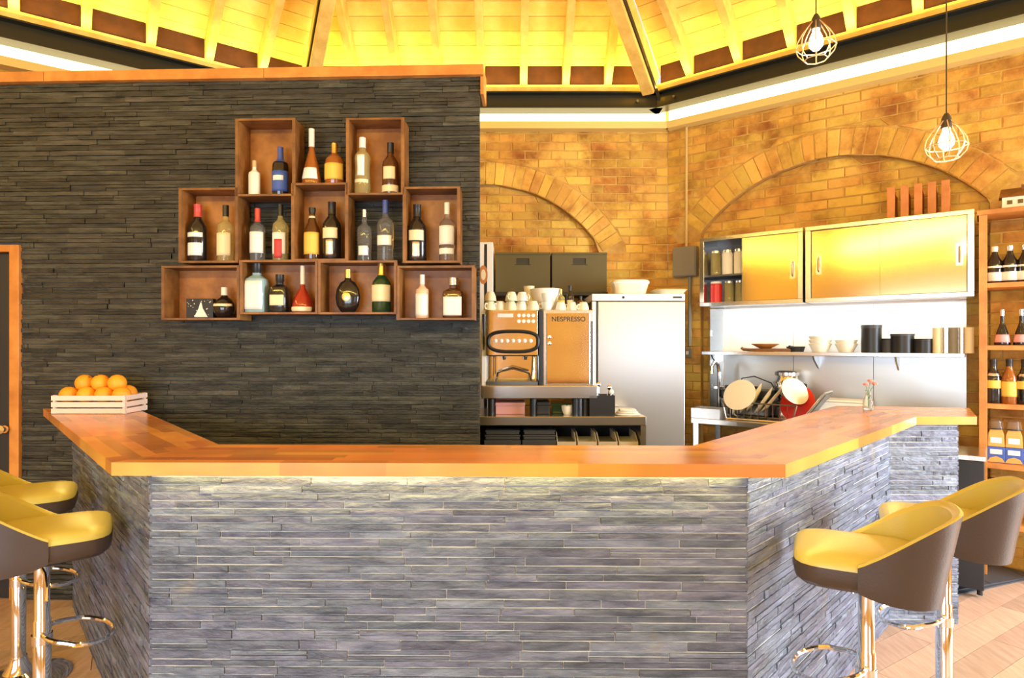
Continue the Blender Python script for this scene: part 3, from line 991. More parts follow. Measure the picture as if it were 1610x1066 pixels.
# ================================================================== crates on the slate wall
CD = 0.145                 # crate depth
def crate(x0, y0, x1, y1, label):
    u0, z1 = SW.px(x0, y0, -CD - 0.03); u1, z0 = SW.px(x1, y1, -CD - 0.03)
    fy0 = -0.03
    c = thing('wall_crate', label, 'crate', SW.world(u0, 0, z0), SW.a, 'wooden crates hung on the slate wall')
    W, H = u1 - u0, z1 - z0
    t = 0.011
    fr, bk = fy0 - CD, fy0
    MB().box(t, W - t, fr, bk, 0, t).build('bottom_board', 'crate', c, bevel=0.0015)
    MB().box(t, W - t, fr, bk, H - t, H).build('top_board', 'crate', c, bevel=0.0015)
    MB().box(0, t, fr, bk, 0, H).build('side_board', 'crate', c, bevel=0.0015)
    MB().box(W - t, W, fr, bk, 0, H).build('side_board', 'crate', c, bevel=0.0015)
    MB().box(t, W - t, bk - 0.008, bk, t, H - t).build('back_board', 'crate_back', c)
    e = 0.006
    nl = MB()
    for xx in (-e, W - t + 0.0):
        nl.box(xx, xx + t + e, fr - 0.004, fr, 0, H)
    for zz in (0, H - t):
        nl.box(t, W - t, fr - 0.004, fr, zz, zz + t)
    nl.build('front_edging', 'crate', c)
    return c
crate(372, 187, 463, 308, 'upright wooden crate at top left of the group, holding white and blue bottles')
crate(546, 186, 634, 306, 'upright wooden crate at top right of the group, holding two tall bottles')
crate(283, 296, 373, 413, 'upright wooden crate at the left end of the middle row')
crate(460, 288, 546, 410, 'upright wooden crate in the centre of the middle row')
crate(635, 294, 722, 413, 'upright wooden crate at the right end of the middle row')
crate(256, 418, 376, 503, 'wide wooden crate at the left end of the bottom row, holding a black carton')
crate(378, 409, 499, 494, 'wide wooden crate second from left in the bottom row, holding three bottles')
crate(501, 410, 623, 494, 'wide wooden crate third from left in the bottom row, with a round flat bottle')
crate(625, 418, 745, 503, 'wide wooden crate at the right end of the bottom row, with two white labelled bottles')

# ================================================================== bottles
PROF = {
 'wine':   [(0.0, 0), (0.94, 0), (1, .015), (1, .56), (.93, .63), (.62, .71), (.40, .76), (.36, .80), (.36, .97), (.38, .975), (.38, 1), (0, 1)],
 'spirit': [(0.0, 0), (0.95, 0), (1, .02), (1, .60), (.94, .66), (.55, .71), (.36, .75), (.33, .80), (.33, 1), (0, 1)],
 'tall':   [(0.0, 0), (0.95, 0), (1, .02), (.97, .30), (.90, .45), (1, .62), (.95, .70), (.55, .76), (.40, .80), (.38, 1), (0, 1)],
 'cone':   [(0.0, 0), (0.96, 0), (1, .03), (.98, .12), (.72, .36), (.45, .52), (.30, .62), (.27, .70), (.27, 1), (0, 1)],
 'squat':  [(0.0, 0), (0.92, 0), (1, .04), (1, .52), (.92, .62), (.62, .70), (.34, .74), (.30, .80), (.30, 1), (0, 1)],
 'ball':   [(0.0, 0), (0.45, 0), (.75, .06), (.96, .20), (1, .33), (.94, .47), (.70, .60), (.38, .68), (.28, .72), (.27, 1), (0, 1)],
 'pear':   [(0.0, 0), (0.90, 0), (1, .06), (.96, .18), (.78, .32), (.48, .44), (.26, .52), (.20, .60), (.20, 1), (0, 1)],
 'disc':   [(0.0, 0), (0.42, 0), (.60, .03), (.90, .17), (1, .36), (.90, .55), (.60, .70), (.30, .75), (.24, .80), (.24, 1), (0, 1)],
 'square': [(0.0, 0), (0.96, 0), (1, .02), (1, .58), (.92, .66), (.50, .72), (.36, .74), (.36, .80), (.42, .82), (.42, 1), (0, 1)],
 'stout':  [(0.0, 0), (0.95, 0), (1, .02), (1, .50), (.90, .60), (.60, .70), (.40, .80), (.34, .90), (.38, .93), (.38, 1), (0, 1)],
}
def radius_at(prof, q):
    for (r0, z0), (r1, z1) in zip(prof[1:], prof[2:]):
        if z0 <= q <= z1 and z1 > z0:
            return r0 + (r1 - r0) * (q - z0) / (z1 - z0)
    return prof[-2][0]
def bottle(loc, rz, h, r, kind, glass, cap, cap_from, labels, label, group, extra=None):
    """labels: list of (z0, z1, material, half angle in degrees)"""
    t = thing('bottle', label, 'bottle', loc, rz, group)
    prof = PROF[kind]
    sy = 0.45 if kind == 'disc' else 0.9
    pw = 5 if kind == 'square' else None
    n = 24
    body = [(a * r, z * h) for a, z in prof if z <= cap_from]
    rc = radius_at(prof, cap_from) * r
    body += [(rc, cap_from * h), (0.0005, cap_from * h)]
    MB().lathe(body, n, sy=sy, power=pw).build('glass_body', glass, t, smooth=True)
    capp = [(0.0005, cap_from * h + .0004), (rc * 1.10, cap_from * h + .0004)] + [(a * r * 1.10, z * h) for a, z in prof if z > cap_from and a > 0] + [(0.0005, h)]
    MB().lathe(capp, 16, power=None).build('cap', cap, t, smooth=True)
    for (z0, z1, m, ha) in labels:
        rows = []
        for k in range(7):
            q = z0 + (z1 - z0) * k / 6
            rr = radius_at(prof, q) * r + 0.0009
            row = []
            for i in range(13):
                a = -pi / 2 + R(ha) * (-1 + 2 * i / 12)
                c, d = math.cos(a), math.sin(a)
                if pw:
                    s_ = (abs(c) ** pw + abs(d) ** pw) ** (1 / pw); c /= s_; d /= s_
                row.append((c * rr, d * rr * sy - 0.0004, q * h))
            rows.append(row)
        # thin paper wrapped round the glass, with its own thickness
        mb = MB().grid(rows)
        o = mb.build('paper_label', m, t, smooth=True)
        so = o.modifiers.new('thickness', 'SOLIDIFY'); so.thickness = 0.0006; so.offset = 1
    if extra: extra(t, h, r, sy)
    return t
def emblem(m, zq, rad, yoff=1.0):
    def f(t, h, r, sy):
        mb = MB(); mb.lathe([(0.0, 0), (rad, 0), (rad, 0.002), (rad * .7, 0.004), (0.0, 0.004)], 20)
        o = mb.build('emblem', m, t, smooth=True, loc=(0, -r * sy * yoff - 0.0006, zq * h)); o.rotation_euler = (pi / 2, 0, 0)
    return f
GRP = 'spirit bottles in the wall crates'
def wb(x, ytop, ybot, wpx, kind, glass, cap, cap_from, labels, label, extra=None, dy=0.0):
    wy = -0.03 - CD * 0.56 + dy
    u, z1 = SW.px(x, ytop, wy); _, z0 = SW.px(x, ybot, wy)
    dpt = SW.depth(x, wy)
    r = wpx / 2 / F * dpt
    r = min(r, 0.068 if kind == 'disc' else 0.058)
    zf = snap_shelf(x, ybot, wy)
    z0 = zf if zf is not None else z0
    h = z1 - z0
    return bottle(SW.world(u, wy, z0), SW.a, h, r, kind, glass, cap, cap_from, labels, label, GRP, extra)
def zpx(x, y): return SW.px(x, y, -CD - 0.03)[1]
SHELF = {'A': (372, 463, zpx(400, 308) + .011, 308), 'Dtop': (464, 545, zpx(500, 288), 288), 'B': (546, 634, zpx(590, 306) + .011, 306),
         'C': (283, 373, zpx(330, 413) + .011, 413), 'G1': (374, 459, zpx(420, 409), 409), 'D': (460, 546, zpx(500, 410) + .011, 410),
         'G2': (547, 634, zpx(590, 410), 410), 'E': (635, 722, zpx(680, 413) + .011, 413), 'F': (256, 376, zpx(300, 503) + .011, 503),
         'G': (378, 499, zpx(440, 494) + .011, 494), 'H': (501, 623, zpx(560, 494) + .011, 494), 'I': (625, 745, zpx(680, 503) + .011, 503)}
def snap_shelf(x, yb, wy):
    best = None
    for k, (a, b, z, y) in SHELF.items():
        if a <= x <= b and abs(y - yb) < 14:
            if best is None or abs(y - yb) < best[0]: best = (abs(y - yb), z)
    return best[1] + 0.0005 if best else None
wb(400, 253, 305, 18, 'spirit', 'g_white', 'cork', .82, [], 'small white ceramic bottle with a cork stopper in the top left crate')
wb(441, 232, 305, 25, 'spirit', 'g_dark', 'cap_blue', .68, [(.08, .5, 'paper_blue', 85), (.3, .4, 'paper', 40)], 'dark bottle with a blue label and blue neck in the top left crate')
wb(490, 203, 285, 30, 'cone', 'g_amber', 'cap_white', .68, [(.10, .30, 'paper', 55)], 'amber cone shaped bottle with a white label standing on the central crate')
wb(526, 226, 285, 30, 'squat', 'g_amber', 'gold', .76, [(.12, .5, 'paper_yellow', 80)], 'squat amber bottle with a yellow label standing on the central crate')
wb(570, 217, 304, 25, 'tall', 'g_straw', 'cap_white', .82, [(.2, .26, 'paper_cream', 60), (.32, .68, 'paper', 28)], 'tall waisted straw yellow bottle in the top right crate')
wb(614, 225, 304, 26, 'wine', 'g_brown', 'cap_black', .80, [(.04, .17, 'paper_cream', 88), (.28, .52, 'paper_cream', 45)], 'dark red brown bottle with cream labels in the top right crate')
wb(311, 322, 411, 29, 'wine', 'g_dark', 'cap_red', .78, [(.10, .32, 'paper', 50), (.42, .50, 'paper', 55)], 'black wine bottle with a red capsule in the left middle crate')
wb(355, 323, 412, 26, 'spirit', 'g_straw', 'cap_black', .80, [(.10, .50, 'paper_cream', 60)], 'straw coloured clear bottle with a black cap in the left middle crate')
wb(405, 328, 407, 23, 'spirit', 'g_clear', 'cap_red', .74, [(.15, .55, 'paper', 70)], 'clear bottle with a red cap and white label in the left open gap')
wb(441, 322, 407, 24, 'spirit', 'g_straw', 'cap_black', .80, [(.12, .5, 'paper', 60), (.05, .38, 'paper_red', 30)], 'clear bottle with a red and white label in the left open gap')
wb(491, 327, 404, 25, 'stout', 'g_brown', 'cap_black', .88, [(.10, .52, 'paper_yellow', 75), (.80, .84, 'paper_cream', 80)], 'brown bottle with a large yellow label in the central crate')
wb(522, 318, 404, 30, 'wine', 'g_dark', 'cap_black', .78, [(.06, .34, 'cap_silver', 22), (.36, .54, 'paper_cream', 50)], 'black bottle with a cream emblem label in the central crate')
wb(573, 330, 407, 22, 'spirit', 'g_clear', 'cap_silver', .86, [(.12, .30, 'paper', 40)], 'slim clear bottle with a silver stopper in the right open gap')
wb(606, 315, 407, 26, 'spirit', 'g_clear', 'cap_blue', .78, [(.26, .42, 'paper', 60)], 'clear bottle with a blue cap in the right open gap')
wb(656, 322, 411, 30, 'wine', 'g_dark', 'cap_black', .78, [(.06, .34, 'cap_silver', 22), (.36, .54, 'paper_cream', 50)], 'black bottle with a cream emblem label in the right middle crate')
wb(703, 319, 412, 25, 'spirit', 'g_clear', 'cap_white', .80, [(.28, .60, 'paper', 75), (.12, .22, 'paper', 75)], 'clear bottle with white cap and white labels in the right middle crate')
wb(353, 452, 499, 36, 'ball', 'g_dark', 'cap_white', .74, [(.38, .46, 'paper_cream', 70)], 'squat round black bottle with a white cap in the bottom left crate')
wb(404, 412, 491, 32, 'square', 'g_blue', 'cap_black', .78, [(.06, .62, 'paper', 45)], 'pale blue square bottle with a tall white label in the bottom row')
wb(440, 432, 491, 28, 'square', 'g_dark', 'cap_black', .72, [(.18, .46, 'paper_cream', 40)], 'small black bottle with a cream label in the bottom row')
wb(476, 418, 491, 40, 'pear', 'g_red', 'cap_white', .60, [(.02, .12, 'paper_cream', 80)], 'red pear shaped decanter bottle with a long white neck')
wb(547, 424, 491, 42, 'disc', 'g_dark', 'gold', .80, [], 'round flat black bottle with a gold ring emblem', emblem('gold', .36, 0.024))
wb(600, 415, 491, 30, 'wine', 'g_green', 'gold', .76, [(.22, .56, 'paper_cream', 80)], 'dark green bottle with a cream label and gold foil neck')
wb(664, 432, 499, 21, 'spirit', 'g_cream', 'cap_white', .78, [(.05, .56, 'paper', 70)], 'slim cream bottle with a white label in the bottom right crate')
wb(713, 437, 499, 33, 'square', 'g_brown', 'cap_silver', .80, [(.06, .52, 'paper', 44)], 'square brown bottle with a big white label and silver stopper')
# black presentation carton with a printed white cone and dots
cu0, cz1 = SW.px(296, 470, -0.10); cu1, _ = SW.px(338, 470, -0.10)
cz0 = SHELF['F'][2] + 0.0005
cw = cu1 - cu0; chh = cz1 - cz0
ca = thing('presentation_carton', 'small black carton printed with a pale cone and gold dots in the bottom left crate', 'carton', SW.world(cu0, -0.10, cz0), SW.a)
MB().box(0, cw, -0.02, 0.035, 0, chh).build('box', 'black', ca, bevel=0.001)
MB().plate([(cw * .30, chh * .06), (cw * .80, chh * .06), (cw * .62, chh * .5), (cw * .57, chh * .8), (cw * .53, chh * .8), (cw * .46, chh * .5)], -0.02, -0.0208).build('cone_print', 'paper', ca)
dm = MB()
rr_ = random.Random(3)
for k in range(26):
    x = rr_.uniform(.04, .94) * cw; z = rr_.uniform(.1, .93) * chh; s_ = rr_.uniform(.0012, .0028)
    if abs(x - cw * .55) < cw * .14 and z < chh * .8: continue
    dm.plate([(x - s_, z - s_), (x + s_, z - s_), (x + s_, z + s_), (x - s_, z + s_)], -0.02, -0.0206)
dm.build('dot_print', 'paper_cream', ca)

# ================================================================== crate of oranges on the left wing
oy = 3.19
ox0 = P(80, 640, oy)[0]; ox1 = P(196, 640, oy)[0]
oc = thing('orange_crate', 'pale slatted wooden crate full of oranges on the left end of the bar', 'crate', (ox0, oy, BAR_H))
OW = ox1 - ox0; OD = 0.20; OH = 0.098
for (y0, y1) in ((0, 0.008), (OD - .008, OD)):
    for k in range(3):
        MB().box(0, OW, y0, y1, 0.002 + k * 0.034, 0.028 + k * 0.034).build('slat', 'whitewood', oc, bevel=0.001)
for (x0, x1) in ((0.002, 0.010), (OW - .010, OW - .002)):
    for k in range(3):
        MB().box(x0, x1, 0.022, OD - .022, 0.002 + k * 0.034, 0.028 + k * 0.034).build('slat', 'whitewood', oc, bevel=0.001)
for x in (0.003, OW - .017):
    for y in (0.0085, OD - .0225):
        MB().box(x, x + .014, y, y + .014, 0, OH).build('corner_post', 'whitewood', oc)
MB().box(0.012, OW - .012, 0.010, OD - .010, 0.001, 0.006).build('floor_board', 'whitewood', oc)
om = MB()
prof_o = [(0.0005, -1)] + [(math.sin(a) * (1.0), -math.cos(a)) for a in [pi * k / 12 for k in range(1, 12)]] + [(0.10, 0.965), (0.0005, 0.95)]
rO = 0.0455
ome = MB().lathe([(a * rO, z * rO) for a, z in prof_o], 20).mesh('orange', True); ome.materials.append(MT['orange'])
stem = MB().lathe([(0.004, 0), (0.005, .0015), (0.0005, .003)], 8).mesh('stem', True); stem.materials.append(MT['leaf'])
spots = []
names = ['leftmost', 'second from left', 'third from left', 'rightmost']
for k in range(4):
    spots.append((0.052 + k * (OW - .104) / 3, 0.058, 0.094, 'orange in the front bottom row of the crate, ' + names[k]))
for k in range(3):
    spots.append((0.07 + k * (OW - .14) / 2, 0.138, 0.098, 'orange in the back row of the crate, ' + ['left', 'middle', 'right'][k] + ' one'))
for k, (x, y) in enumerate(((0.11, 0.095), (0.195, 0.097), (0.285, 0.095))):
    spots.append((x * OW / .385, y, 0.156, 'orange heaped on top of the crate, ' + ['left', 'middle', 'right'][k] + ' one'))
for (x, y, z, lab) in spots:
    o = place('orange', ome, None, (ox0 + x, oy + y, BAR_H + z)); tag(o, lab, 'orange', 'oranges in the crate on the bar')
    o.rotation_euler = (random.uniform(-.9, .9), random.uniform(-.9, .9), random.uniform(0, 6))
    place('stem', stem, o, (0, 0, rO * 0.955))
# ================================================================== coffee corner behind the slate wall
CYF = 4.08                      # front of the back counter
def X(x, Y): return (x - CX) / F * Y
def Z(y, Y): return CAMZ - (y - CY) / F * Y
ctz = Z(655, CYF)
cb = thing('back_counter', 'steel edged back counter with an open shelf under the coffee machine', 'counter', (0, 0, 0))
bx0, bx1 = -0.75, X(1016, CYF)
MB().box(bx0, bx1, CYF, 4.66, ctz - 0.06, ctz).build('top', 'steel', cb, bevel=0.003)
MB().box(bx0, bx0 + .03, CYF + .01, 4.66, 0.015, ctz - .06).build('side_panel', 'charcoal', cb)
MB().box(bx1 - .035, bx1, CYF + .005, 4.66, 0.015, ctz - .06).build('side_panel', 'steel', cb)
MB().box(bx0 + .03, bx1 - .035, 4.62, 4.66, 0.015, ctz - .06).build('back_panel', 'black', cb)
shz = ctz - .25
MB().box(bx0 + .03, bx1 - .035, CYF + .02, 4.62, shz - .02, shz).build('shelf', 'steel_dark', cb)
MB().box(bx0 + .03, bx1 - .035, CYF + .02, 4.62, 0.10, 0.12).build('shelf', 'steel_dark', cb)
# dark folded trays and beige boxes on the shelf
x = X(762, CYF + .05)
for k, (xa, xb) in enumerate(((762, 818), (822, 874))):
    a, b = X(xa, CYF + .05), X(xb, CYF + .05)
    zz = shz + .0005
    for j, hh in enumerate((0.085, 0.035, 0.03)):
        o = thing('dark_tray', ['bottom', 'middle', 'top'][j] + ' dark grey tray of the ' + ['left', 'right'][k] + ' stack under the back counter', 'tray', ((a + b) / 2, CYF + .05, zz), 0, 'dark trays under the back counter')
        w = (b - a) / 2 - 0.004 * j
        mb = MB(); mb.box(-w, w, 0, .32, 0, hh * .62)
        mb.build('body', 'charcoal', o, bevel=0.006)
        MB().box(-w - .004, w + .004, -0.004, .324, hh * .62, hh - .001).build('rim', 'charcoal', o, bevel=0.003)
        if k == 1 and j == 0:
            MB().box(-w + .01, -w + .03, -.0012, 0, .005, hh * .55).build('tab', 'red', o)
        zz += hh + .0003
for k in range(4):
    a, b = X(876 + 32.5 * k, CYF + .04), X(876 + 32.5 * k + 30, CYF + .04)
    o = thing('beige_bin', ['leftmost', 'second from left', 'third from left', 'rightmost'][k] + ' beige open card bin on the shelf under the back counter', 'bin', ((a + b) / 2, CYF + .04, shz + .0005), 0, 'beige bins under the back counter')
    w = (b - a) / 2
    mb = MB()
    hh, hb = 0.075, 0.125
    mb.box(-w, w, 0, .006, 0, hh)
    mb.build('front', 'beige', o)
    MB().box(-w, w, .006, .30, 0, .005).build('base', 'beige', o)
    for sx in (-1, 1):
        x0, x1 = (-w, -w + .005) if sx < 0 else (w - .005, w)
        m2 = MB(); vs = [(x0, .006, .005), (x0, .30, .005), (x0, .30, hb), (x0, .10, hb), (x0, .006, hh)]
        m2.add(vs + [(x1, p[1], p[2]) for p in vs], [(0, 1, 2, 3, 4), (9, 8, 7, 6, 5)] + [(i, (i + 1) % 5, 5 + (i + 1) % 5, 5 + i) for i in range(5)])
        m2.build('side', 'beige', o)
    MB().box(-w * .35, w * .35, -.001, .0, hh * .4, hh * .6).build('grip_slot', 'charcoal', o)
    MB().box(-w + .005, w - .005, .02, .28, .005, .07).build('contents', 'cream' if k % 2 else 'greybox', o)

# ---- coffee machine
MY = 4.12
mx0, mx1 = X(757, MY), X(940, MY)
zb0, zb1 = Z(627, MY), Z(605, MY)
zt = Z(488, MY)
cm = thing('coffee_machine', 'large steel two part coffee machine with a black oval rail', 'coffee machine', ((mx0 + mx1) / 2, MY, ctz))
def cmb(name, m, x0, x1, y0, y1, dy0, dy1, bev=0.003, parent=None):
    xm = (mx0 + mx1) / 2
    return MB().box(X(x0, MY) - xm, X(x1, MY) - xm, dy0, dy1, Z(y1, MY) - ctz, Z(y0, MY) - ctz).build(name, m, parent or cm, bevel=bev)
cmb('base_tray', 'steel', 757, 940, 606, 627, -0.01, .48, .006)
for xx in (772, 838, 905, 921):
    m = MB().lathe([(0.022, 0), (0.022, Z(627, MY) - ctz)], 14, cx=X(xx, MY) - (mx0 + mx1) / 2, cy=.03)
    m.build('foot', 'black', cm, smooth=True)
for xx in (772, 921):
    m = MB().lathe([(0.022, 0), (0.022, Z(627, MY) - ctz)], 14, cx=X(xx, MY) - (mx0 + mx1) / 2, cy=.43)
    m.build('foot', 'black', cm, smooth=True)
cmb('left_side', 'white', 757, 764, 487, 606, 0.02, .46)
cmb('head', 'steel_mirror', 764, 846, 487, 560, 0.0, .46, .008)
cmb('back_wall', 'steel_mirror', 764, 846, 560, 606, 0.20, .46)
cmb('divider', 'black', 847, 853, 487, 606, 0.0, .46)
cmb('right_body', 'steel', 854, 934, 487, 606, 0.02, .46, .004)
cmb('right_door', 'steel_mirror', 859, 928, 492, 604, 0.004, .02, .004)
cmb('door_edge', 'steel_dark', 929, 933, 505, 604, 0.006, .02, .001)
cmb('drip_grid', 'steel_dark', 766, 846, 600, 606, 0.01, .20, .001)
# black oval rail
xm = (mx0 + mx1) / 2
cxr = (X(768, MY) + X(846, MY)) / 2 - xm; hwx = (X(846, MY) - X(768, MY)) / 2
cz_ = (Z(521, MY) + Z(553, MY)) / 2 - ctz; hz = (Z(521, MY) - Z(553, MY)) / 2
pts = []
for k in range(40):
    a = 2 * pi * k / 40
    c, s_ = math.cos(a), math.sin(a)
    q = (abs(c) ** 3 + abs(s_) ** 3) ** (1 / 3)
    pts.append((cxr + hwx * c / q, -0.02, cz_ + hz * s_ / q))
MB().tube(pts, 0.012, 8, closed=True).build('oval_rail', 'black', cm, smooth=True)
pl_ = []
for k in range(32):
    a = 2 * pi * k / 32
    c, s_ = math.cos(a), math.sin(a)
    q = (abs(c) ** 3 + abs(s_) ** 3) ** (1 / 3)
    pl_.append((cxr + (hwx - .02) * c / q, cz_ + (hz - .02) * s_ / q))
MB().plate(pl_, 0.0, -0.012).build('rail_panel', 'chrome', cm)
for k in range(7):
    xx = X(779 + k * 9.2, MY) - xm
    m = MB().lathe([(0.0005, 0), (.014, 0), (.014, .008), (.009, .012), (.0005, .012)], 14)
    o = m.build('dial', 'white', cm, smooth=True, loc=(xx, -0.012, cz_ + .005)); o.rotation_euler = (pi / 2, 0, 0)
for r_ in range(2):
    for k in range(4):
        m = MB().lathe([(0.0005, 0), (.0125, 0), (.0125, .005), (.0005, .006)], 14)
        o = m.build('button', 'white', cm, smooth=True, loc=(X(816 + k * 7.5, MY) - xm, -0.0005, Z(496 + 9 * r_, MY) - ctz)); o.rotation_euler = (pi / 2, 0, 0)
cmb('display', 'white', 782, 807, 493, 499, -0.003, 0.0, .001)
for xx in (792, 826):
    m = MB().lathe([(.012, 0), (.016, .03), (.016, .06)], 12, cx=X(xx, MY) - xm, cy=.06, cz=Z(566, MY) - ctz)
    m.build('spout', 'chrome', cm, smooth=True)
pts = [(X(778, MY) - xm, .04, Z(604, MY) - ctz), (X(782, MY) - xm, .02, Z(586, MY) - ctz), (X(806, MY) - xm, .0, Z(579, MY) - ctz), (X(832, MY) - xm, .02, Z(586, MY) - ctz), (X(836, MY) - xm, .04, Z(604, MY) - ctz)]
MB().tube(pts, 0.008, 8).build('cup_rail', 'chrome', cm, smooth=True)
MB().tube([(X(776, MY) - xm, .04, Z(560, MY) - ctz), (X(776, MY) - xm, .02, Z(592, MY) - ctz)], .007, 8).build('steam_wand', 'chrome', cm, smooth=True)
MB().tube([(X(841, MY) - xm, .04, Z(560, MY) - ctz), (X(839, MY) - xm, .01, Z(596, MY) - ctz)], .007, 8).build('steam_wand', 'chrome', cm, smooth=True)
MB().tube([(X(761, MY) - xm, -.004, Z(494, MY) - ctz), (X(761, MY) - xm, -.004, Z(550, MY) - ctz)], [.012, .004], 8).build('side_lever', 'black', cm, smooth=True)
for yy in (530, 540):
    m = MB().lathe([(0.0005, 0), (.012, 0), (.012, .02), (.0005, .022)], 12)
    o = m.build('door_knob', 'chrome', cm, smooth=True, loc=(X(864, MY) - xm, 0.004, Z(yy, MY) - ctz)); o.rotation_euler = (pi / 2, 0, 0)
def text_mesh(name, body, width, m, parent, loc, depth=0.001):
    cu = bpy.data.curves.new(name, 'FONT'); cu.body = body; cu.extrude = depth; cu.align_x = 'CENTER'; cu.align_y = 'CENTER'; cu.size = 1; cu.offset = 0.018
    tmp = bpy.data.objects.new(name, cu); COL.objects.link(tmp)
    dg = bpy.context.evaluated_depsgraph_get()
    me = bpy.data.meshes.new_from_object(tmp.evaluated_get(dg))
    bpy.data.objects.remove(tmp)
    w = max(v.co.x for v in me.vertices) - min(v.co.x for v in me.vertices)
    s_ = width / w
    for v in me.vertices:
        x, y, z = v.co; v.co = (x * s_, -z, y * s_)
    me.materials.clear(); me.materials.append(MT[m])
    return place(name, me, parent, loc)
text_mesh('lettering', 'NESPRESSO', X(921, MY) - X(868, MY), 'black', cm, ((X(869, MY) + X(919, MY)) / 2 - xm, 0.003, Z(502, MY) - ctz))
# things stored under the machine
def simple_box(name, label, cat, m, x0, x1, y0, y1, Y, d, zb, bev=0.004, group=None):
    t = thing(name, label, cat, ((X(x0, Y) + X(x1, Y)) / 2, Y, zb + .0004), 0, group)
    w = (X(x1, Y) - X(x0, Y)) / 2; h = Z(y0, Y) - zb
    MB().box(-w, w, 0, d, 0, h * .72).build('body', m, t, bevel=bev)
    MB().box(-w - .002, w + .002, -.002, d + .002, h * .72 + .0003, h).build('lid', m, t, bevel=bev)
    return t
simple_box('pink_box', 'pink card box under the coffee machine', 'box', 'pink', 779, 825, 633, 655, 4.21, .25, ctz)
simple_box('knock_box', 'black box under the middle of the coffee machine', 'box', 'black', 844, 864, 632, 655, 4.21, .2, ctz)
simple_box('capsule_box', 'dark green box under the right of the coffee machine', 'box', 'g_green', 868, 898, 634, 655, 4.23, .2, ctz)
# white cup beneath
def cup_mesh(r, h, name='cup'):
    return MB().lathe([(0.0005, 0), (r * .55, 0), (r * .62, h * .05), (r * .9, h * .5), (r, h), (r * .93, h), (r * .82, h * .5), (r * .5, h * .10), (0.0005, h * .10)], 18).mesh(name, True)
cpm = cup_mesh(.042, .062); cpm.materials.append(MT['cream'])
hdl = MB().tube([(0.036, 0, .048), (.056, 0, .050), (.062, 0, .034), (.052, 0, .018), (.032, 0, .018)], .0045, 6).mesh('handle', True); hdl.materials.append(MT['cream'])
cpi = cup_mesh(.042, .062); cpi.materials.append(MT['ivory'])
hdi = hdl.copy(); hdi.materials.clear(); hdi.materials.append(MT['ivory'])
def cup(x, y, z, rz, up, label, ivory=False, sc=1.0, group='cups on top of the coffee machine'):
    o = place('cup', cpi if ivory else cpm, None, (x, y, z if up else z + .062 * sc))
    o.rotation_euler = (0 if up else pi, 0, rz); o.scale = (sc,) * 3
    tag(o, label, 'cup', group)
    place('handle', hdi if ivory else hdl, o)
    return o
cup(X(892, 4.19), 4.19, ctz + .0005, 0.6, True, 'single pale cup standing on the back counter under the coffee machine', True, 1.0, 'cup below the coffee machine')
topz = zt + .0005
lay = [(770, 'upturned cream cup at the left corner of the coffee machine top', .05), (786, 'upturned cream cup second from the left on the coffee machine top', .07),
       (803, 'upturned cream cup third from the left on the coffee machine top', .05), (820, 'upturned cream cup fourth from the left on the coffee machine top', .06),
       (838, 'upturned cream cup fifth from the left on the coffee machine top', .05)]
for k, (xx, lab, dy) in enumerate(lay):
    cup(X(xx, MY + dy), MY + dy, topz, random.uniform(0, 6), False, lab, k % 2 == 1, 1.05)
    if k in (0, 2, 3):
        cup(X(xx + 1, MY + dy), MY + dy, topz + .062 * 1.05 + .0008, random.uniform(0, 6), False, 'cream cup stacked on the ' + ['leftmost', '', 'third', 'fourth'][k] + ' cup on the coffee machine', k == 3, 1.0)
for k, xx in enumerate((777, 795, 812, 829)):
    cup(X(xx, MY + .17), MY + .17, topz, random.uniform(0, 6), False, 'cream cup in the rear row on the coffee machine, ' + ['leftmost', 'second from left', 'third from left', 'rightmost'][k], k % 2 == 0, 1.0)
for k, (xx, up) in enumerate(((860, True), (882, False), (899, False), (917, False))):
    cup(X(xx, MY + .06), MY + .06, topz, random.uniform(0, 6), up, ['upright ivory cup under another', 'upturned ivory cup', 'upturned cream cup', 'rightmost cream cup'][k] + ' on the right part of the coffee machine', k < 2, .95)
cup(X(860, MY + .06), MY + .06, topz + .062 * .95 + .001, 2.0, True, 'ivory cup standing in another cup on the coffee machine', True, .95)
# jug, bowl, little bottles
jg = thing('milk_jug', 'yellow lidded jug standing among the cups on the coffee machine', 'jug', (X(832, MY + .30), MY + .30, topz))
MB().lathe([(0.0005, 0), (.05, 0), (.055, .04), (.05, .10), (.034, .13), (.04, .19), (.0005, .19)], 18).build('body', 'cream', jg, smooth=True)
MB().tube([(.04, 0, .16), (.075, 0, .15), (.08, 0, .10), (.05, 0, .06)], .007, 6).build('handle', 'cream', jg, smooth=True)
bw_ = thing('mixing_bowl', 'wide ivory bowl behind the cups on the coffee machine', 'bowl', (X(858, MY + .26), MY + .26, topz))
MB().lathe([(0.0005, 0), (.05, 0), (.07, .02), (.105, .13), (.11, .165), (.103, .165), (.06, .03), (.0005, .02)], 24).build('body', 'ivory', bw_, smooth=True)
MB().lathe([(.105, 0), (.114, .004), (.105, .008)], 24, cz=.158).build('rim', 'ivory', bw_, smooth=True)
def little(x, Y, h, r, kind, glass, cap, lab, lb):
    bottle((X(x, Y), Y, topz), 0, h, r, kind, glass, cap, .8, lb, lab, 'small bottles on the coffee machine')
little(882, MY + .20, .16, .026, 'spirit', 'g_straw', 'gold', 'small yellow syrup bottle among the cups on the coffee machine', [(.15, .5, 'paper_yellow', 70)])
little(896, MY + .25, .19, .028, 'wine', 'g_dark', 'cap_black', 'small dark bottle at the back of the coffee machine top', [(.15, .45, 'paper_cream', 50)])
little(913, MY + .20, .11, .03, 'squat', 'g_brown', 'cap_black', 'short brown jar at the right of the coffee machine top', [(.15, .45, 'paper_cream', 50)])
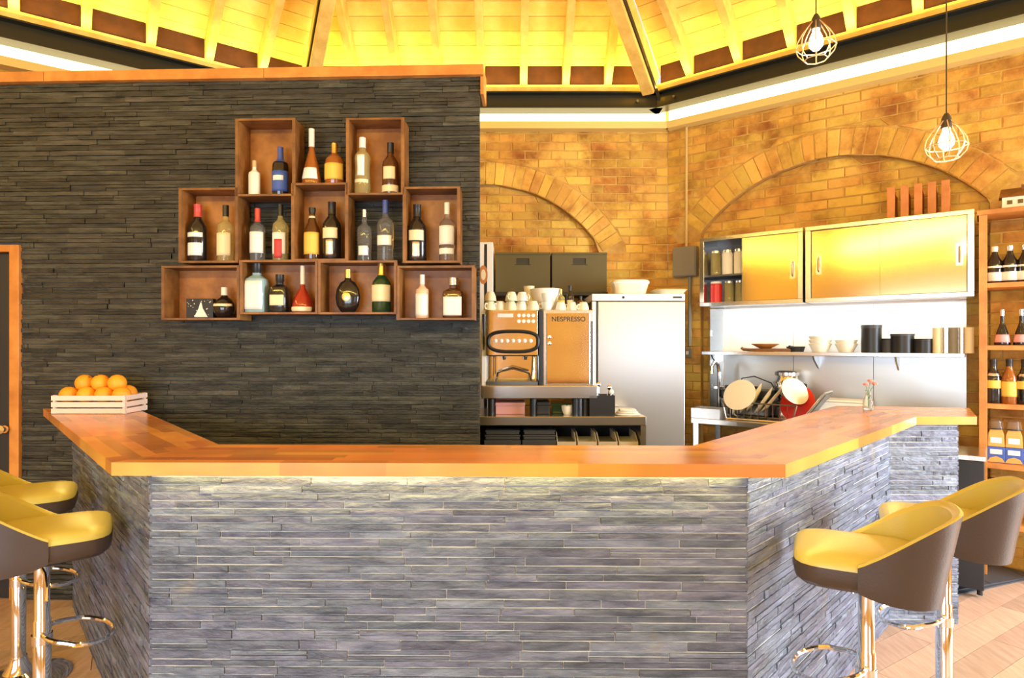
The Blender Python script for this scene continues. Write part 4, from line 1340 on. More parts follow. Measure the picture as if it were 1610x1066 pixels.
# black utensil box and spoons, white cloth
ub_x0, ub_x1 = X(927, 4.11), X(967, 4.11)
ub = thing('utensil_box', 'black box of utensils right of the coffee machine', 'box', ((ub_x0 + ub_x1) / 2, 4.11, ctz + .0004))
w = (ub_x1 - ub_x0) / 2; hU = Z(622, 4.11) - ctz
for args in ((-w, w, 0, .006), (-w, w, .134, .14)):
    MB().box(args[0], args[1], args[2], args[3], 0, hU).build('wall', 'black', ub)
for x0 in (-w, w - .006):
    MB().box(x0, x0 + .006, .006, .134, 0, hU).build('wall', 'black', ub)
MB().box(-w + .006, w - .006, .006, .134, 0, .006).build('floor', 'black', ub)
for k, (dx, tx, hh) in enumerate(((-.05, -.075, .26), (-.02, -.01, .20), (.04, .055, .18), (.07, .05, .15))):
    u_ = thing('utensil', ['long white handled utensil leaning left', 'steel utensil with a round end', 'thin steel utensil leaning right', 'short pale utensil'][k] + ' in the black box', 'utensil', ((ub_x0 + ub_x1) / 2 + dx * .6, 4.18, ctz + .0075), 0, 'utensils in the black box')
    top = Vector((tx * .6, -.01, hh))
    MB().tube([(0, 0, 0), top], .005, 6).build('handle', 'white' if k in (0, 3) else 'chrome', u_, smooth=True)
    e_ = MB().lathe([(0.0005, -.02), (.012, -.012), (.017, 0), (.012, .012), (.0005, .02)], 10, sy=.5)
    e_.build('head', 'white' if k in (0, 3) else 'chrome', u_, smooth=True, loc=top)
cl = thing('folded_cloth', 'folded white cloth on the back counter beside the black utensil box', 'cloth', (X(986, 4.18), 4.18, ctz + .0004))
for k in range(3):
    rows = []
    m_ = MB(); wk = .085 - .012 * k
    m_.lathe([(0.0005, 0), (wk * .9, 0), (wk, .006), (wk * .9, .013), (.0005, .014)], 14, cz=k * .0145, sy=.8, power=4)
    m_.build('fold', 'white', cl, smooth=True)

# ---- steel fridge
FY = 4.70
fx0, fx1 = X(931, FY), X(1077, FY); fzt = Z(462, FY)
fg = thing('upright_fridge', 'tall steel upright fridge with a white door beside the coffee machine', 'fridge', ((fx0 + fx1) / 2, FY, 0))
W2 = (fx1 - fx0) / 2
bx1b = bx1
MB().box(-W2, W2, .05, .70, .08, fzt - .055).build('body', 'steel_dark', fg, bevel=.004)
MB().box(-W2, W2, .0, .70, fzt - .053, fzt).build('top_panel', 'white', fg, bevel=.003)
MB().box(-W2 + .045, W2, .0, .048, .12, fzt - .058).build('door', 'fridge', fg, bevel=.006)
MB().box(-W2, -W2 + .03, .0, .048, .12, fzt - .058).build('hinge_strip', 'white', fg, bevel=.003)
for sx in (-1, 1):
    for yy in (.1, .6):
        MB().lathe([(.025, .0145), (.025, .08)], 12, cx=sx * (W2 - .06), cy=yy).build('foot', 'black', fg)
m = MB().lathe([(.0005, 0), (.01, 0), (.01, .003), (.0005, .004)], 12)
o = m.build('lock', 'black', fg, loc=(X(980, FY) - (fx0 + fx1) / 2, 0, fzt - .027)); o.rotation_euler = (pi / 2, 0, 0)
MB().box(X(1058, FY) - (fx0 + fx1) / 2, X(1072, FY) - (fx0 + fx1) / 2, -.002, 0, fzt - .033, fzt - .02).build('display', 'black', fg)
# on top of the fridge
tb = thing('food_container', 'cream plastic tub standing on the left of the fridge top', 'tub', (X(988, FY + .2), FY + .15, fzt + .0005))
MB().lathe([(0.0005, 0), (.115, 0), (.12, .01), (.14, .085), (.0005, .085)], 24, sy=.75, power=5).build('tub', 'cream', tb, smooth=True)
MB().lathe([(0.0005, .0855), (.146, .0855), (.148, .10), (.135, .115), (.0005, .118)], 24, sy=.75, power=5).build('lid', 'ivory', tb, smooth=True)
tr = thing('flat_tray', 'flat yellow tray lying on the right of the fridge top', 'tray', (X(1046, FY + .2), FY + .12, fzt + .0005))
MB().lathe([(0.0005, 0), (.10, 0), (.125, .03), (.13, .034), (.12, .034), (.095, .008), (.0005, .008)], 24, sy=1.1, power=5).build('body', 'paper_cream', tr, smooth=True)
MB().lathe([(.122, .0), (.134, .004), (.122, .008)], 24, sy=1.1, power=5, cz=.032).build('rim', 'paper_yellow', tr, smooth=True)

# ---- white vending cabinet peeking out behind the slate wall
WY = 4.98
wx1 = X(775, WY); wzt = Z(380, WY)
wc = thing('white_cabinet', 'tall white cabinet with an orange oval emblem, mostly hidden by the slate wall', 'cabinet', (wx1 - .3, WY, .0145))
MB().box(-.3, .3, .02, .40, 0, wzt - .0145).build('body', 'white', wc, bevel=.004)
MB().box(-.3, .225, .0, .018, .02, wzt - .0145 - .02).build('door', 'white', wc, bevel=.003)
MB().box(.232, .252, .004, .019, .02, wzt - .0145 - .02).build('dark_strip', 'black', wc)
m = MB().lathe([(.0005, 0), (.035, 0), (.035, .002), (.0005, .0025)], 24, sy=2.2)
o = m.build('oval_emblem', 'terracotta', wc, loc=(X(760, WY) - (wx1 - .3), 0, Z(432, WY) - .0145)); o.rotation_euler = (pi / 2, 0, 0)
m = MB().lathe([(.0005, .0026), (.02, .0026), (.02, .004), (.0005, .004)], 24, sy=2.2)
o = m.build('oval_centre', 'paper_cream', wc, loc=(X(760, WY) - (wx1 - .3), 0, Z(432, WY) - .0145)); o.rotation_euler = (pi / 2, 0, 0)
# ---- wall shelf with two storage boxes
SY = 5.12
sz = Z(459, SY)
ws = thing('wall_shelf', 'dark wall shelf carrying the two olive storage boxes', 'shelf', (X(865, SY), 5.40, sz - .03))
MB().box(X(777, SY) - X(865, SY), X(955, SY) - X(865, SY), -.30, 0.03, 0, .03).build('board', 'black', ws)
for xx in (820, 915):
    m = MB(); vs = [(0, .03, 0), (0, -.24, 0), (0, .03, -.2)]
    m.add(vs + [(.02, p[1], p[2]) for p in vs], [(0, 1, 2), (5, 4, 3), (0, 3, 4, 1), (1, 4, 5, 2), (2, 5, 3, 0)])
    m.build('bracket', 'black', ws, loc=(X(xx, SY) - X(865, SY), 0, 0))
for k, (xa, xb) in enumerate(((779, 865), (868, 954))):
    a, b = X(xa, SY), X(xb, SY)
    t = thing('storage_box', ['left', 'right'][k] + ' olive storage box with a dark grip hole on the high shelf', 'storage box', ((a + b) / 2, SY, sz + .0005), 0, 'olive storage boxes')
    w = (b - a) / 2; hh = Z(397, SY) - sz
    m = MB()
    m.box(-w, -.055, 0, .01, 0, hh - .02); m.box(.055, w, 0, .01, 0, hh - .02)
    m.box(-.055, .055, 0, .01, 0, hh - .10); m.box(-.055, .055, 0, .01, hh - .05, hh - .02)
    m.build('front', 'olive', t)
    MB().box(-w, w, .011, .28, 0, hh - .02).build('body', 'olive', t)
    MB().box(-.055, .055, .0105, .011, hh - .10, hh - .05).build('grip_hole', 'black', t)
    MB().box(-w - .003, w + .003, -.004, .284, hh - .019, hh).build('lid', 'olive', t, bevel=.002)
    MB().box(-.07, .07, -.0015, 0, hh - .107, hh - .101).build('grip_edge', 'black', t)

# ---- grey fuse box on the corner with conduit
u0, z1 = RWF.px(1056, 389, -.10); u1, z0 = RWF.px(1093, 433, -.10)
jb = thing('fuse_box', 'grey box on the brick corner with a thin conduit above and below', 'fuse box', RWF.world((u0 + u1) / 2, 0, z0), RWF.a)
wj = (u1 - u0) / 2; hj = z1 - z0
MB().box(-wj, wj, -.085, -.012, 0, hj).build('housing', 'greybox', jb, bevel=.006)
MB().box(-wj + .008, wj - .008, -.095, -.086, .008, hj - .008).build('cover', 'greybox', jb, bevel=.003)
MB().tube([(0, -.03, hj), (0, -.03, 3.35 - z0)], .011, 8).build('conduit', 'conduit', jb, smooth=True)
MB().tube([(wj * .3, -.035, 0), (wj * .3, -.035, -.6)], .016, 8).build('conduit', 'greybox', jb, smooth=True)
sk = thing('wall_socket', 'small pale switch plate on the brick right of the fridge', 'switch', RWF.world(RWF.px(1082, 555, 0)[0], 0, RWF.px(1082, 562, 0)[1]), RWF.a)
MB().box(-.04, .04, -.022, -.008, 0, .08).build('plate', 'greybox', sk, bevel=.003)
MB().box(-.012, .012, -.027, -.0225, .025, .055).build('rocker', 'white', sk, bevel=.002)
# ================================================================== kitchen on the right wall (local frame of that wall)
KW = RWF
SK = -0.016                    # brick faces
def k_thing(name, label, cat, u, w, z, group=None):
    return thing(name, label, cat, KW.world(u, w, z), KW.a, group)
# steel splashback
u0 = KW.px(1139, 560, SK)[0]; u1 = KW.px(1520, 560, SK)[0]
cabz0 = 1.765; cabz1 = 2.312
shz2 = 1.405
sp = k_thing('splashback', 'steel splashback with a bright white upper panel behind the kitchen shelf', 'splashback', u0, 0, 0.93)
Ls = u1 - u0
nseg = 3
for k in range(nseg):
    a, b = Ls * k / nseg, Ls * (k + 1) / nseg
    MB().box(a + .0015, b - .0015, SK - .016, SK, 0, shz2 - .93 - .02).build('lower_panel', 'steel_splash', sp)
    MB().box(a + .0015, b - .0015, SK - .016, SK, shz2 - .93 - .0195, cabz0 - .93 - .002).build('upper_panel', 'splash', sp)
pu0, pu1 = KW.px(1117, 560, -.03)[0], KW.px(1139, 560, -.03)[0]
ps = k_thing('steel_post', 'vertical steel upright at the left end of the splashback', 'post', (pu0 + pu1) / 2, 0, 0.93)
wp = (pu1 - pu0) / 2
MB().box(-wp + .002, wp - .002, -.05, SK, 0, cabz0 - .93 - .003).build('upright', 'steel', ps, bevel=.003)
for zz in (.15, .35, .6):
    MB().box(-wp + .004, -wp + .02, -.056, -.0505, zz, zz + .05).build('slot_bracket', 'chrome', ps)

# wall cabinets
CW = -0.36
def kcab(xa, xb, label):
    a, b = KW.px(xa, 440, CW)[0], KW.px(xb, 440, CW)[0]
    t = k_thing('wall_cabinet', label, 'cabinet', a, 0, cabz0, 'steel wall cabinets')
    return t, b - a
H = cabz1 - cabz0
def carcass(t, W, inner=None):
    MB().box(0, W, CW, SK - .017, 0, .03).build('bottom', 'steel', t, bevel=.002)
    MB().box(0, W, CW, SK - .017, H - .03, H).build('top', 'steel', t, bevel=.002)
    MB().box(0, .035, CW, SK - .017, .03, H - .03).build('side', 'steel', t, bevel=.002)
    MB().box(W - .035, W, CW, SK - .017, .03, H - .03).build('side', 'steel', t, bevel=.002)
    MB().box(.035, W - .035, -.05, SK - .0175, .03, H - .03).build('back', 'steel_dark', t)
t1, W1 = kcab(1100, 1262, 'left steel wall cabinet with its sliding door open on glass jars')
carcass(t1, W1)
ud = KW.px(1166, 430, CW)[0] - KW.px(1100, 440, CW)[0]
d = MB().box(ud, W1 - .036, CW + .008, CW + .022, .031, H - .031).build('sliding_door', 'steel_gold', t1, bevel=.002)
uh = KW.px(1246, 410, CW)[0] - KW.px(1100, 440, CW)[0]
def handle(par, u, z0=.20, y=CW + .008):
    m = MB(); m.tube([(u, y, z0), (u, y - .025, z0 + .01), (u, y - .025, z0 + .09), (u, y, z0 + .10)], .006, 8)
    m.build('handle', 'chrome', par, smooth=True)
    MB().box(u - .018, u + .018, y - .002, y - .0005, z0 - .02, z0 + .12).build('handle_plate', 'steel', par)
handle(d, uh)
MB().box(.036, ud - .002, CW + .03, -.055, H * .43, H * .43 + .014).build('inner_shelf', 'steel_dark', t1)
t2, W2c = kcab(1266, 1532, 'right steel wall cabinet with two closed sliding doors')
carcass(t2, W2c)
ub = KW.px(1383, 430, CW)[0] - KW.px(1266, 440, CW)[0]
d1 = MB().box(.037, ub + .02, CW + .026, CW + .040, .031, H - .031).build('sliding_door', 'steel_gold', t2, bevel=.002)
d2 = MB().box(ub, W2c - .037, CW + .008, CW + .022, .031, H - .031).build('sliding_door', 'steel_gold', t2, bevel=.002)
handle(d1, .085, .22, CW + .026); handle(d2, W2c - .075, .22)
# jars in the open cabinet
cu = KW.px(1100, 440, CW)[0]
def jar(u, w, z, r, h, m, lidm, label):
    t = k_thing('glass_jar', label, 'jar', u, w, z + .0006, 'jars in the open steel cabinet')
    MB().lathe([(0.0005, 0), (r, 0), (r, h * .86), (r * .85, h * .9), (.0005, h * .9)], 18).build('body', m, t, smooth=True)
    MB().lathe([(.0005, h * .9 + .0004), (r * .92, h * .9 + .0004), (r * .92, h), (.0005, h)], 18).build('lid', lidm, t, smooth=True)
z_up = cabz0 + H * .43 + .014; z_lo = cabz0 + .03
sp_ = (ud - .04)
for k in range(3):
    jar(cu + .04 + sp_ * (.17 + .32 * k), CW + .12, z_up, sp_ * .145, .20, ['g_straw', 'ivory', 'cream'][k], ['cap_silver', 'cap_silver', 'cap_silver'][k], ['straw coloured', 'ivory filled', 'cream filled'][k] + ' glass jar on the upper level of the open steel cabinet')
jar(cu + .04 + sp_ * .20, CW + .10, z_lo, sp_ * .16, .17, 'red', 'cap_white', 'red jar with a white lid on the lower level of the open steel cabinet')
for k in range(2):
    jar(cu + .04 + sp_ * (.53 + .30 * k), CW + .12, z_lo, sp_ * .13, .17, 'g_straw', 'cap_silver', ['left', 'right'][k] + ' straw coloured glass jar on the lower level of the open steel cabinet')
# upright orange files on the right cabinet
for k in range(5):
    xa = 1396 + k * 21.5
    u = KW.px(xa + 8, 310, -.20)[0]
    t = k_thing('upright_file', ['leftmost', 'second from left', 'third from left', 'fourth from left', 'rightmost'][k] + ' of the five upright orange wooden files on the steel cabinet', 'file', u, -.20, cabz1 + .0005, 'orange files on the steel cabinet')
    hh = .235
    MB().box(-.034, .012, -.02, -.012, 0, hh).build('front', 'terracotta', t, bevel=.001)
    MB().box(-.034, -.028, -.0115, .15, 0, hh).build('side', 'terracotta', t)
    MB().box(.006, .012, -.0115, .15, 0, hh * .8).build('side', 'terracotta', t)
    MB().box(-.0275, .0055, .142, .15, 0, hh).build('back', 'terracotta', t)
# under cabinet lamp
ul = k_thing('under_cabinet_light', 'slim white strip light under the steel wall cabinets', 'light strip', (KW.px(1139, 480, -.1)[0] + u1) / 2, -.10, cabz0 - .0145)
LL = u1 - u0 - .1
MB().box(-LL / 2, LL / 2, -.02, .02, 0, .014).build('housing', 'white', ul)
p = KW.world((KW.px(1139, 480, -.1)[0] + u1) / 2, -.13, cabz0 - .02)
la = area('under_cabinet_lamp', p, (0, 0, -1), LL, .03, 8, (1.0, 0.97, 0.90))
la.rotation_euler = (R(18), 0, KW.a)

# shelf below
SHW = -.27
su0, su1 = KW.px(1103, 550, SHW)[0], KW.px(1534, 550, SHW)[0]
su1 = min(su1, u1 - .005)
sf = k_thing('steel_shelf', 'long steel shelf on brackets below the wall cabinets', 'shelf', su0, 0, shz2 - .028)
MB().box(0, su1 - su0, SHW, SK - .018, 0, .028).build('board', 'steel', sf, bevel=.003)
for xx in (1122, 1280, 1408):
    u = KW.px(xx, 560, -.15)[0] - su0
    m = MB(); vs = [(u, SK - .018, 0), (u, SHW + .05, 0), (u, SHW + .08, -.03), (u, SK - .018, -.10)]
    m.add(vs + [(u + .012, p_[1], p_[2]) for p_ in vs], [(0, 1, 2, 3), (7, 6, 5, 4), (0, 4, 5, 1), (1, 5, 6, 2), (2, 6, 7, 3), (3, 7, 4, 0)])
    m.build('bracket', 'steel', sf)
# things on the shelf
def on_shelf(x): return KW.px(x, 540, -.15)[0]
sz2 = shz2 + .0005
t = k_thing('chopping_boards', 'brown wooden board lying at the left of the steel shelf', 'board', on_shelf(1212), -.15, sz2)
MB().lathe([(.0005, 0), (.15, 0), (.155, .012), (.15, .024), (.0005, .024)], 20, sy=.55, power=5).build('board', 'crate', t, smooth=True)
MB().tube([(-.15, 0, .012), (-.21, 0, .016), (-.225, 0, .03)], .012, 8).build('board_handle', 'crate', t, smooth=True)
t = k_thing('wooden_bowl', 'shallow red brown bowl on the wooden board on the steel shelf', 'bowl', on_shelf(1203), -.15, sz2 + .0245)
MB().lathe([(.0005, 0), (.04, 0), (.10, .03), (.105, .034), (.095, .032), (.035, .008), (.0005, .008)], 20, sy=.7).build('body', 'timber', t, smooth=True)
MB().lathe([(.099, 0), (.107, .003), (.099, .006)], 20, sy=.7, cz=.031).build('rim', 'crate', t, smooth=True)
t = k_thing('frying_pan', 'flat black pan between the wooden board and the white bowls on the steel shelf', 'pan', on_shelf(1250), -.13, sz2)
MB().lathe([(.0005, 0), (.055, 0), (.068, .04), (.064, .04), (.05, .006), (.0005, .006)], 20).build('pan', 'black', t, smooth=True)
MB().tube([(0, -.06, .034), (-.01, -.10, .04), (-.015, -.13, .042)], .008, 6).build('handle', 'black', t, smooth=True)
def stack(x, label, r, n, m, z=0, group='white bowls on the steel shelf', cat='bowl', name='stacked_bowl', hstep=.028, h=.06, w=-.14, sc=1.0):
    u = on_shelf(x)
    for k in range(n):
        t = k_thing(name, ['bottom', 'second', 'third', 'fourth', 'fifth', 'top'][k if k < n - 1 else 5] + ' ' + label, cat, u, w, sz2 + k * hstep, group)
        MB().lathe([(.0005, 0), (r * .6, 0), (r * .66, .006), (r, h), (r * .95, h), (r * .6, .012), (.0005, .010)], 20).build('body', m, t, smooth=True)
        MB().lathe([(r * .96, 0), (r * 1.03, .003), (r * .96, .006)], 20, cz=h - .003).build('rim', m, t, smooth=True)
stack(1289, 'white bowl in the taller left stack on the steel shelf', .080, 3, 'ivory')
stack(1330, 'white bowl in the shorter right stack on the steel shelf', .075, 2, 'ivory')
def canister(x, r, h, m, lidm, label, w=-.15, group=None, grip=False, zz=0.0):
    t = k_thing('canister', label, 'canister', on_shelf(x), w, sz2 + zz, group)
    MB().lathe([(.0005, 0), (r, 0), (r, h * .88), (.0005, h * .88)], 20).build('body', m, t, smooth=True)
    MB().lathe([(.0005, h * .88 + .0004), (r * 1.04, h * .88 + .0004), (r * 1.04, h), (.0005, h)], 20).build('lid', lidm, t, smooth=True)
canister(1370, .064, .195, 'black', 'charcoal', 'tall black canister on the steel shelf, right of the white bowls', group='dark canisters')
canister(1396, .048, .098, 'charcoal', 'black', 'low dark canister right of the tall black one on the steel shelf', group='dark canisters', w=-.12)
canister(1419, .070, .130, 'black', 'charcoal', 'wide black pot with a flat lid on the steel shelf', group='dark canisters', w=-.16)
canister(1452, .058, .095, 'black', 'black', 'low black tin beside the striped tins on the steel shelf', group='dark canisters', w=-.17)
for k in range(5):
    canister(1474 + k * 12.6, .026, .168, ['paper_cream', 'steel', 'greybox', 'steel', 'paper_cream'][k], ['paper_cream', 'steel', 'greybox', 'steel', 'paper_cream'][k],
             ['leftmost slim tin', 'second slim tin from left', 'middle slim tin', 'fourth slim tin from left', 'rightmost slim tin'][k] + ' of five at the right of the steel shelf', w=-.19, group='slim tins on the steel shelf')

# steel work bench under the splashback
bu0, bu1 = KW.px(1088, 660, -.60)[0], KW.px(1470, 660, -.30)[0]
BZ = .90
bn = k_thing('work_bench', 'steel kitchen work bench behind the right wing of the bar', 'bench', bu0, 0, 0)
MB().box(0, bu1 - bu0, -.62, SK - .02, BZ - .04, BZ).build('top', 'steel', bn, bevel=.003)
MB().box(0, bu1 - bu0, SK - .06, SK - .02, BZ, .929).build('upstand', 'steel', bn)
for (x, y) in ((.03, -.58), (bu1 - bu0 - .03, -.58), (.03, -.10), (bu1 - bu0 - .03, -.10)):
    MB().box(x - .02, x + .02, y - .02, y + .02, .0145, BZ - .04).build('leg', 'steel', bn)
MB().box(.05, bu1 - bu0 - .05, -.56, -.10, .25, .275).build('lower_shelf', 'steel_dark', bn)
# steel bin box at left front of the bench
gu = KW.px(1111, 660, -.58)[0]
t = k_thing('steel_tub', 'square pale steel tub at the left front corner of the work bench', 'tub', gu, -.52, BZ + .0005)
MB().box(-.11, .11, -.09, -.084, 0, .075).build('front', 'fridge', t); MB().box(-.11, .11, .084, .09, 0, .075).build('back', 'fridge', t)
MB().box(-.11, -.104, -.084, .084, 0, .075).build('side', 'fridge', t); MB().box(.104, .11, -.084, .084, 0, .075).build('side', 'fridge', t)
MB().box(-.104, .104, -.084, .084, 0, .005).build('floor', 'fridge', t)
# tap
tu = KW.px(1128, 640, -.28)[0]
t = k_thing('tap', 'chrome tap rising behind the steel tub on the bench', 'tap', tu, -.24, BZ + .0005)
MB().lathe([(.03, 0), (.03, .01), (.016, .02), (.016, .34)], 14).build('column', 'chrome', t, smooth=True)
MB().tube([(0, 0, .33), (0, -.03, .40), (.0, -.10, .42), (.0, -.16, .39), (.0, -.17, .33)], .013, 8).build('spout', 'chrome', t, smooth=True)
MB().box(-.05, .05, -.012, .012, .20, .225).build('lever', 'chrome', t, bevel=.004)
# black grill press
gu = KW.px(1178, 610, -.18)[0]
t = k_thing('contact_grill', 'black contact grill at the back of the work bench, behind the dish rack', 'grill', gu, -.205, BZ + .0005)
MB().box(-.18, .18, -.12, .12, .012, .10).build('base', 'steel_dark', t, bevel=.01)
for x in (-.15, .15):
    for y in (-.09, .09):
        MB().lathe([(.015, 0), (.015, .012)], 10, cx=x, cy=y).build('foot', 'black', t)
MB().box(-.18, .18, -.12, .12, .135, .205).build('lid', 'black', t, bevel=.012)
MB().box(-.17, .17, .06, .11, .10, .135).build('hinge', 'steel_dark', t)
MB().tube([(-.12, -.10, .20), (-.12, -.17, .235), (.12, -.17, .235), (.12, -.10, .20)], .011, 8).build('handle', 'black', t, smooth=True)
MB().tube([(-.10, .05, .205), (-.06, .04, .29), (.04, .02, .31), (.16, .05, .26), (.22, .10, .12)], .005, 6).build('cable', 'black', t, smooth=True)
# steel blender jar
ju = KW.px(1236, 605, -.22)[0]
t = k_thing('blender', 'steel blender jar with a wide collar behind the dish rack', 'blender', ju, -.20, BZ + .0005)
MB().lathe([(.0005, 0), (.085, 0), (.09, .02), (.075, .12), (.06, .14), (.0005, .14)], 20).build('motor_base', 'steel', t, smooth=True)
MB().lathe([(.0005, .1405), (.055, .1405), (.085, .19), (.095, .27), (.078, .30), (.072, .325), (.0005, .325)], 20).build('jar', 'chrome', t, smooth=True)
MB().lathe([(.0005, .3255), (.086, .3255), (.086, .35), (.06, .362), (.0005, .362)], 20).build('lid', 'steel', t, smooth=True)
MB().tube([(.09, 0, .27), (.135, 0, .26), (.135, 0, .19), (.085, 0, .18)], .009, 8).build('handle', 'black', t, smooth=True)
# dish rack with plates
ru = KW.px(1200, 660, -.42)[0]
rk = k_thing('dish_rack', 'chrome wire dish rack holding plates on the work bench', 'dish rack', ru, -.45, BZ + .0005)
m = []
for y in (-.10, .10):
    MB().tube([(-.23, y, .008), (.23, y, .008)], .006, 6).build('rail', 'chrome', rk, smooth=True)
    MB().tube([(-.26, y, .13), (.26, y, .13)], .006, 6).build('rail', 'steel_dark', rk, smooth=True)
for x in (-1, 1):
    MB().tube([(x * .23, -.10, .008), (x * .26, -.10, .13), (x * .26, .10, .13), (x * .23, .10, .008)], .006, 6, closed=True).build('end_loop', 'chrome', rk, smooth=True)
for k in range(9):
    x = -.2 + k * .05
    MB().tube([(x, -.10, .008), (x, .10, .008)], .003, 5).build('wire', 'chrome', rk)
    MB().tube([(x, -.10, .008), (x, -.10, .13)], .003, 5).build('wire', 'chrome', rk)
def tilted(name, label, cat, group, u, w, z, prof, m, rx, ry, rz=0, rim=None):
    t = k_thing(name, label, cat, u, w, z, group)
    me = MB().lathe(prof, 28)
    o = me.build('body', m, t, smooth=True); o.rotation_euler = (rx, ry, rz)
    if rim:
        o2 = MB().lathe(rim, 28).build('rim', m, t, smooth=True); o2.rotation_euler = (rx, ry, rz)
    return t
plate_p = [(.0005, 0), (.07, 0), (.075, .003), (.115, .016), (.117, .019), (.113, .019), (.07, .006), (.0005, .005)]
rim_p = [(.113, .016), (.119, .018), (.113, .021)]
for k in range(5):
    tilted('plate', ['leftmost', 'second', 'third', 'fourth', 'rightmost'][k] + ' of the cream plates standing in the dish rack', 'plate', 'plates in the dish rack',
           ru - .17 + k * .062, -.43 + .012 * (k % 2), BZ + .135 + .012 * (k % 3), plate_p, 'ivory' if k % 2 else 'cream', R(8), R(-76 + 6 * k), 0, rim_p)
bowl_p = [(.0005, 0), (.04, 0), (.05, .01), (.095, .07), (.10, .08), (.094, .08), (.045, .014), (.0005, .012)]
tilted('bowl', 'cream bowl lying on its side on the dish rack', 'bowl', 'bowls in the dish rack', ru + .19, -.47, BZ + .195, bowl_p, 'cream', R(35), R(55), 0, [(.093, .077), (.102, .08), (.093, .083)])
tilted('bowl', 'flat ivory dish leaning at the left front of the dish rack', 'bowl', 'bowls in the dish rack', ru - .13, -.52, BZ + .175, [(a * 1.2, b * .4) for a, b in bowl_p], 'ivory', R(62), R(-16), 0, [(.112, .031), (.122, .033), (.112, .035)])
# blue-grey tray leaning on the rack, red bowl
t = k_thing('baking_tray', 'blue grey tray leaning on the right end of the dish rack', 'tray', ru + .29, -.45, BZ + .002)
o = MB().box(-.006, .006, -.13, .13, 0, .27).build('sheet', 'steel_dark', t, bevel=.003); o.rotation_euler = (0, R(36), 0)
o = MB().tube([(-.006, -.13, .0), (-.006, -.13, .27), (-.006, .13, .27), (-.006, .13, .0)], .007, 6, closed=True).build('rolled_edge', 'steel', t, smooth=True); o.rotation_euler = (0, R(36), 0); o.location = (0, 0, .006)
cu_ = KW.px(1258, 640, -.40)[0]
t = k_thing('red_colander', 'red bowl standing on its rim right of the dish rack', 'bowl', cu_ + .02, -.36, BZ + .115)
o = MB().lathe([(.0005, 0), (.06, 0), (.10, .02), (.125, .07), (.128, .09), (.122, .09), (.09, .03), (.0005, .012)], 28).build('body', 'red', t, smooth=True); o.rotation_euler = (R(75), 0, R(-20))
o = MB().lathe([(.122, .086), (.133, .09), (.122, .094)], 28).build('rim', 'red', t, smooth=True); o.rotation_euler = (R(75), 0, R(-20))
# white appliance and small jars at the back
au = KW.px(1325, 634, -.30)[0]
t = k_thing('white_appliance', 'low white appliance on the bench behind the flower vase', 'appliance', au, -.26, BZ + .0005)
MB().box(-.15, .15, -.10, .10, .01, .155).build('body', 'white', t, bevel=.01)
MB().box(-.155, .155, -.105, .105, .156, .17).build('top', 'ivory', t, bevel=.004)
for x in (-.12, .12):
    for y in (-.07, .07):
        MB().lathe([(.012, 0), (.012, .01)], 10, cx=x, cy=y).build('foot', 'black', t)
MB().box(-.14, -.10, -.102, -.1005, .05, .065).build('switch', 'black', t)
# small black under-bench unit right of the bar end
fu = P(1512, 720, 3.62)
t = thing('undercounter_unit', 'steel topped black undercounter unit beyond the slate bar end', 'cabinet', (fu[0] - .02, 3.52, 0.0145), KW.a)
MB().box(-.10, .06, 0, .36, 0.04, .78).build('body', 'black', t, bevel=.004)
MB().box(-.11, .07, -.01, .37, .781, .81).build('top', 'steel', t, bevel=.003)
MB().box(-.10, -.085, -.012, -.0005, .06, .76).build('door_edge', 'fridge', t, bevel=.002)
for x in (-.08, .04):
    MB().lathe([(.015, 0), (.015, .04)], 10, cx=x, cy=.05).build('foot', 'black', t)
    MB().lathe([(.015, 0), (.015, .04)], 10, cx=x, cy=.31).build('foot', 'black', t)

# bud vase with flowers on the right wing
vx, vy = P(1365, 640, 3.40)[0], 3.40
vs_ = thing('bud_vase', 'small clear bud vase on the right wing of the bar', 'vase', (vx, vy, BAR_H + .0005))
MB().lathe([(.0005, 0), (.024, 0), (.027, .008), (.026, .05), (.014, .075), (.012, .10), (.016, .108), (.012, .106), (.009, .09), (.02, .05), (.02, .01), (.0005, .008)], 18).build('vase', 'glass', vs_, smooth=True)
fw = thing('cut_flower', 'coral pink flowers standing in the bud vase', 'flower', (vx, vy, BAR_H + .012))
for k, (dx, dy, hh) in enumerate(((-.012, 0, .125), (.016, .006, .145), (.034, -.004, .130))):
    MB().tube([(0, 0, 0), (dx * .25, dy * .25, hh * .7), (dx, dy, hh)], .0018, 5).build('stem', 'leaf', fw)
    m = MB()
    for j in range(6):
        a = 2 * pi * j / 6 + k
        ca, sa = math.cos(a), math.sin(a)
        m.lathe([(.0005, -.007), (.007, -.003), (.008, .003), (.0005, .009)], 6, cx=dx + ca * .009, cy=dy + sa * .009, cz=hh + .004, sy=.7)
    m.lathe([(.0005, 0), (.007, .002), (.007, .009), (.0005, .013)], 8, cx=dx, cy=dy, cz=hh)
    m.build('blossom', 'petal', fw, smooth=True)

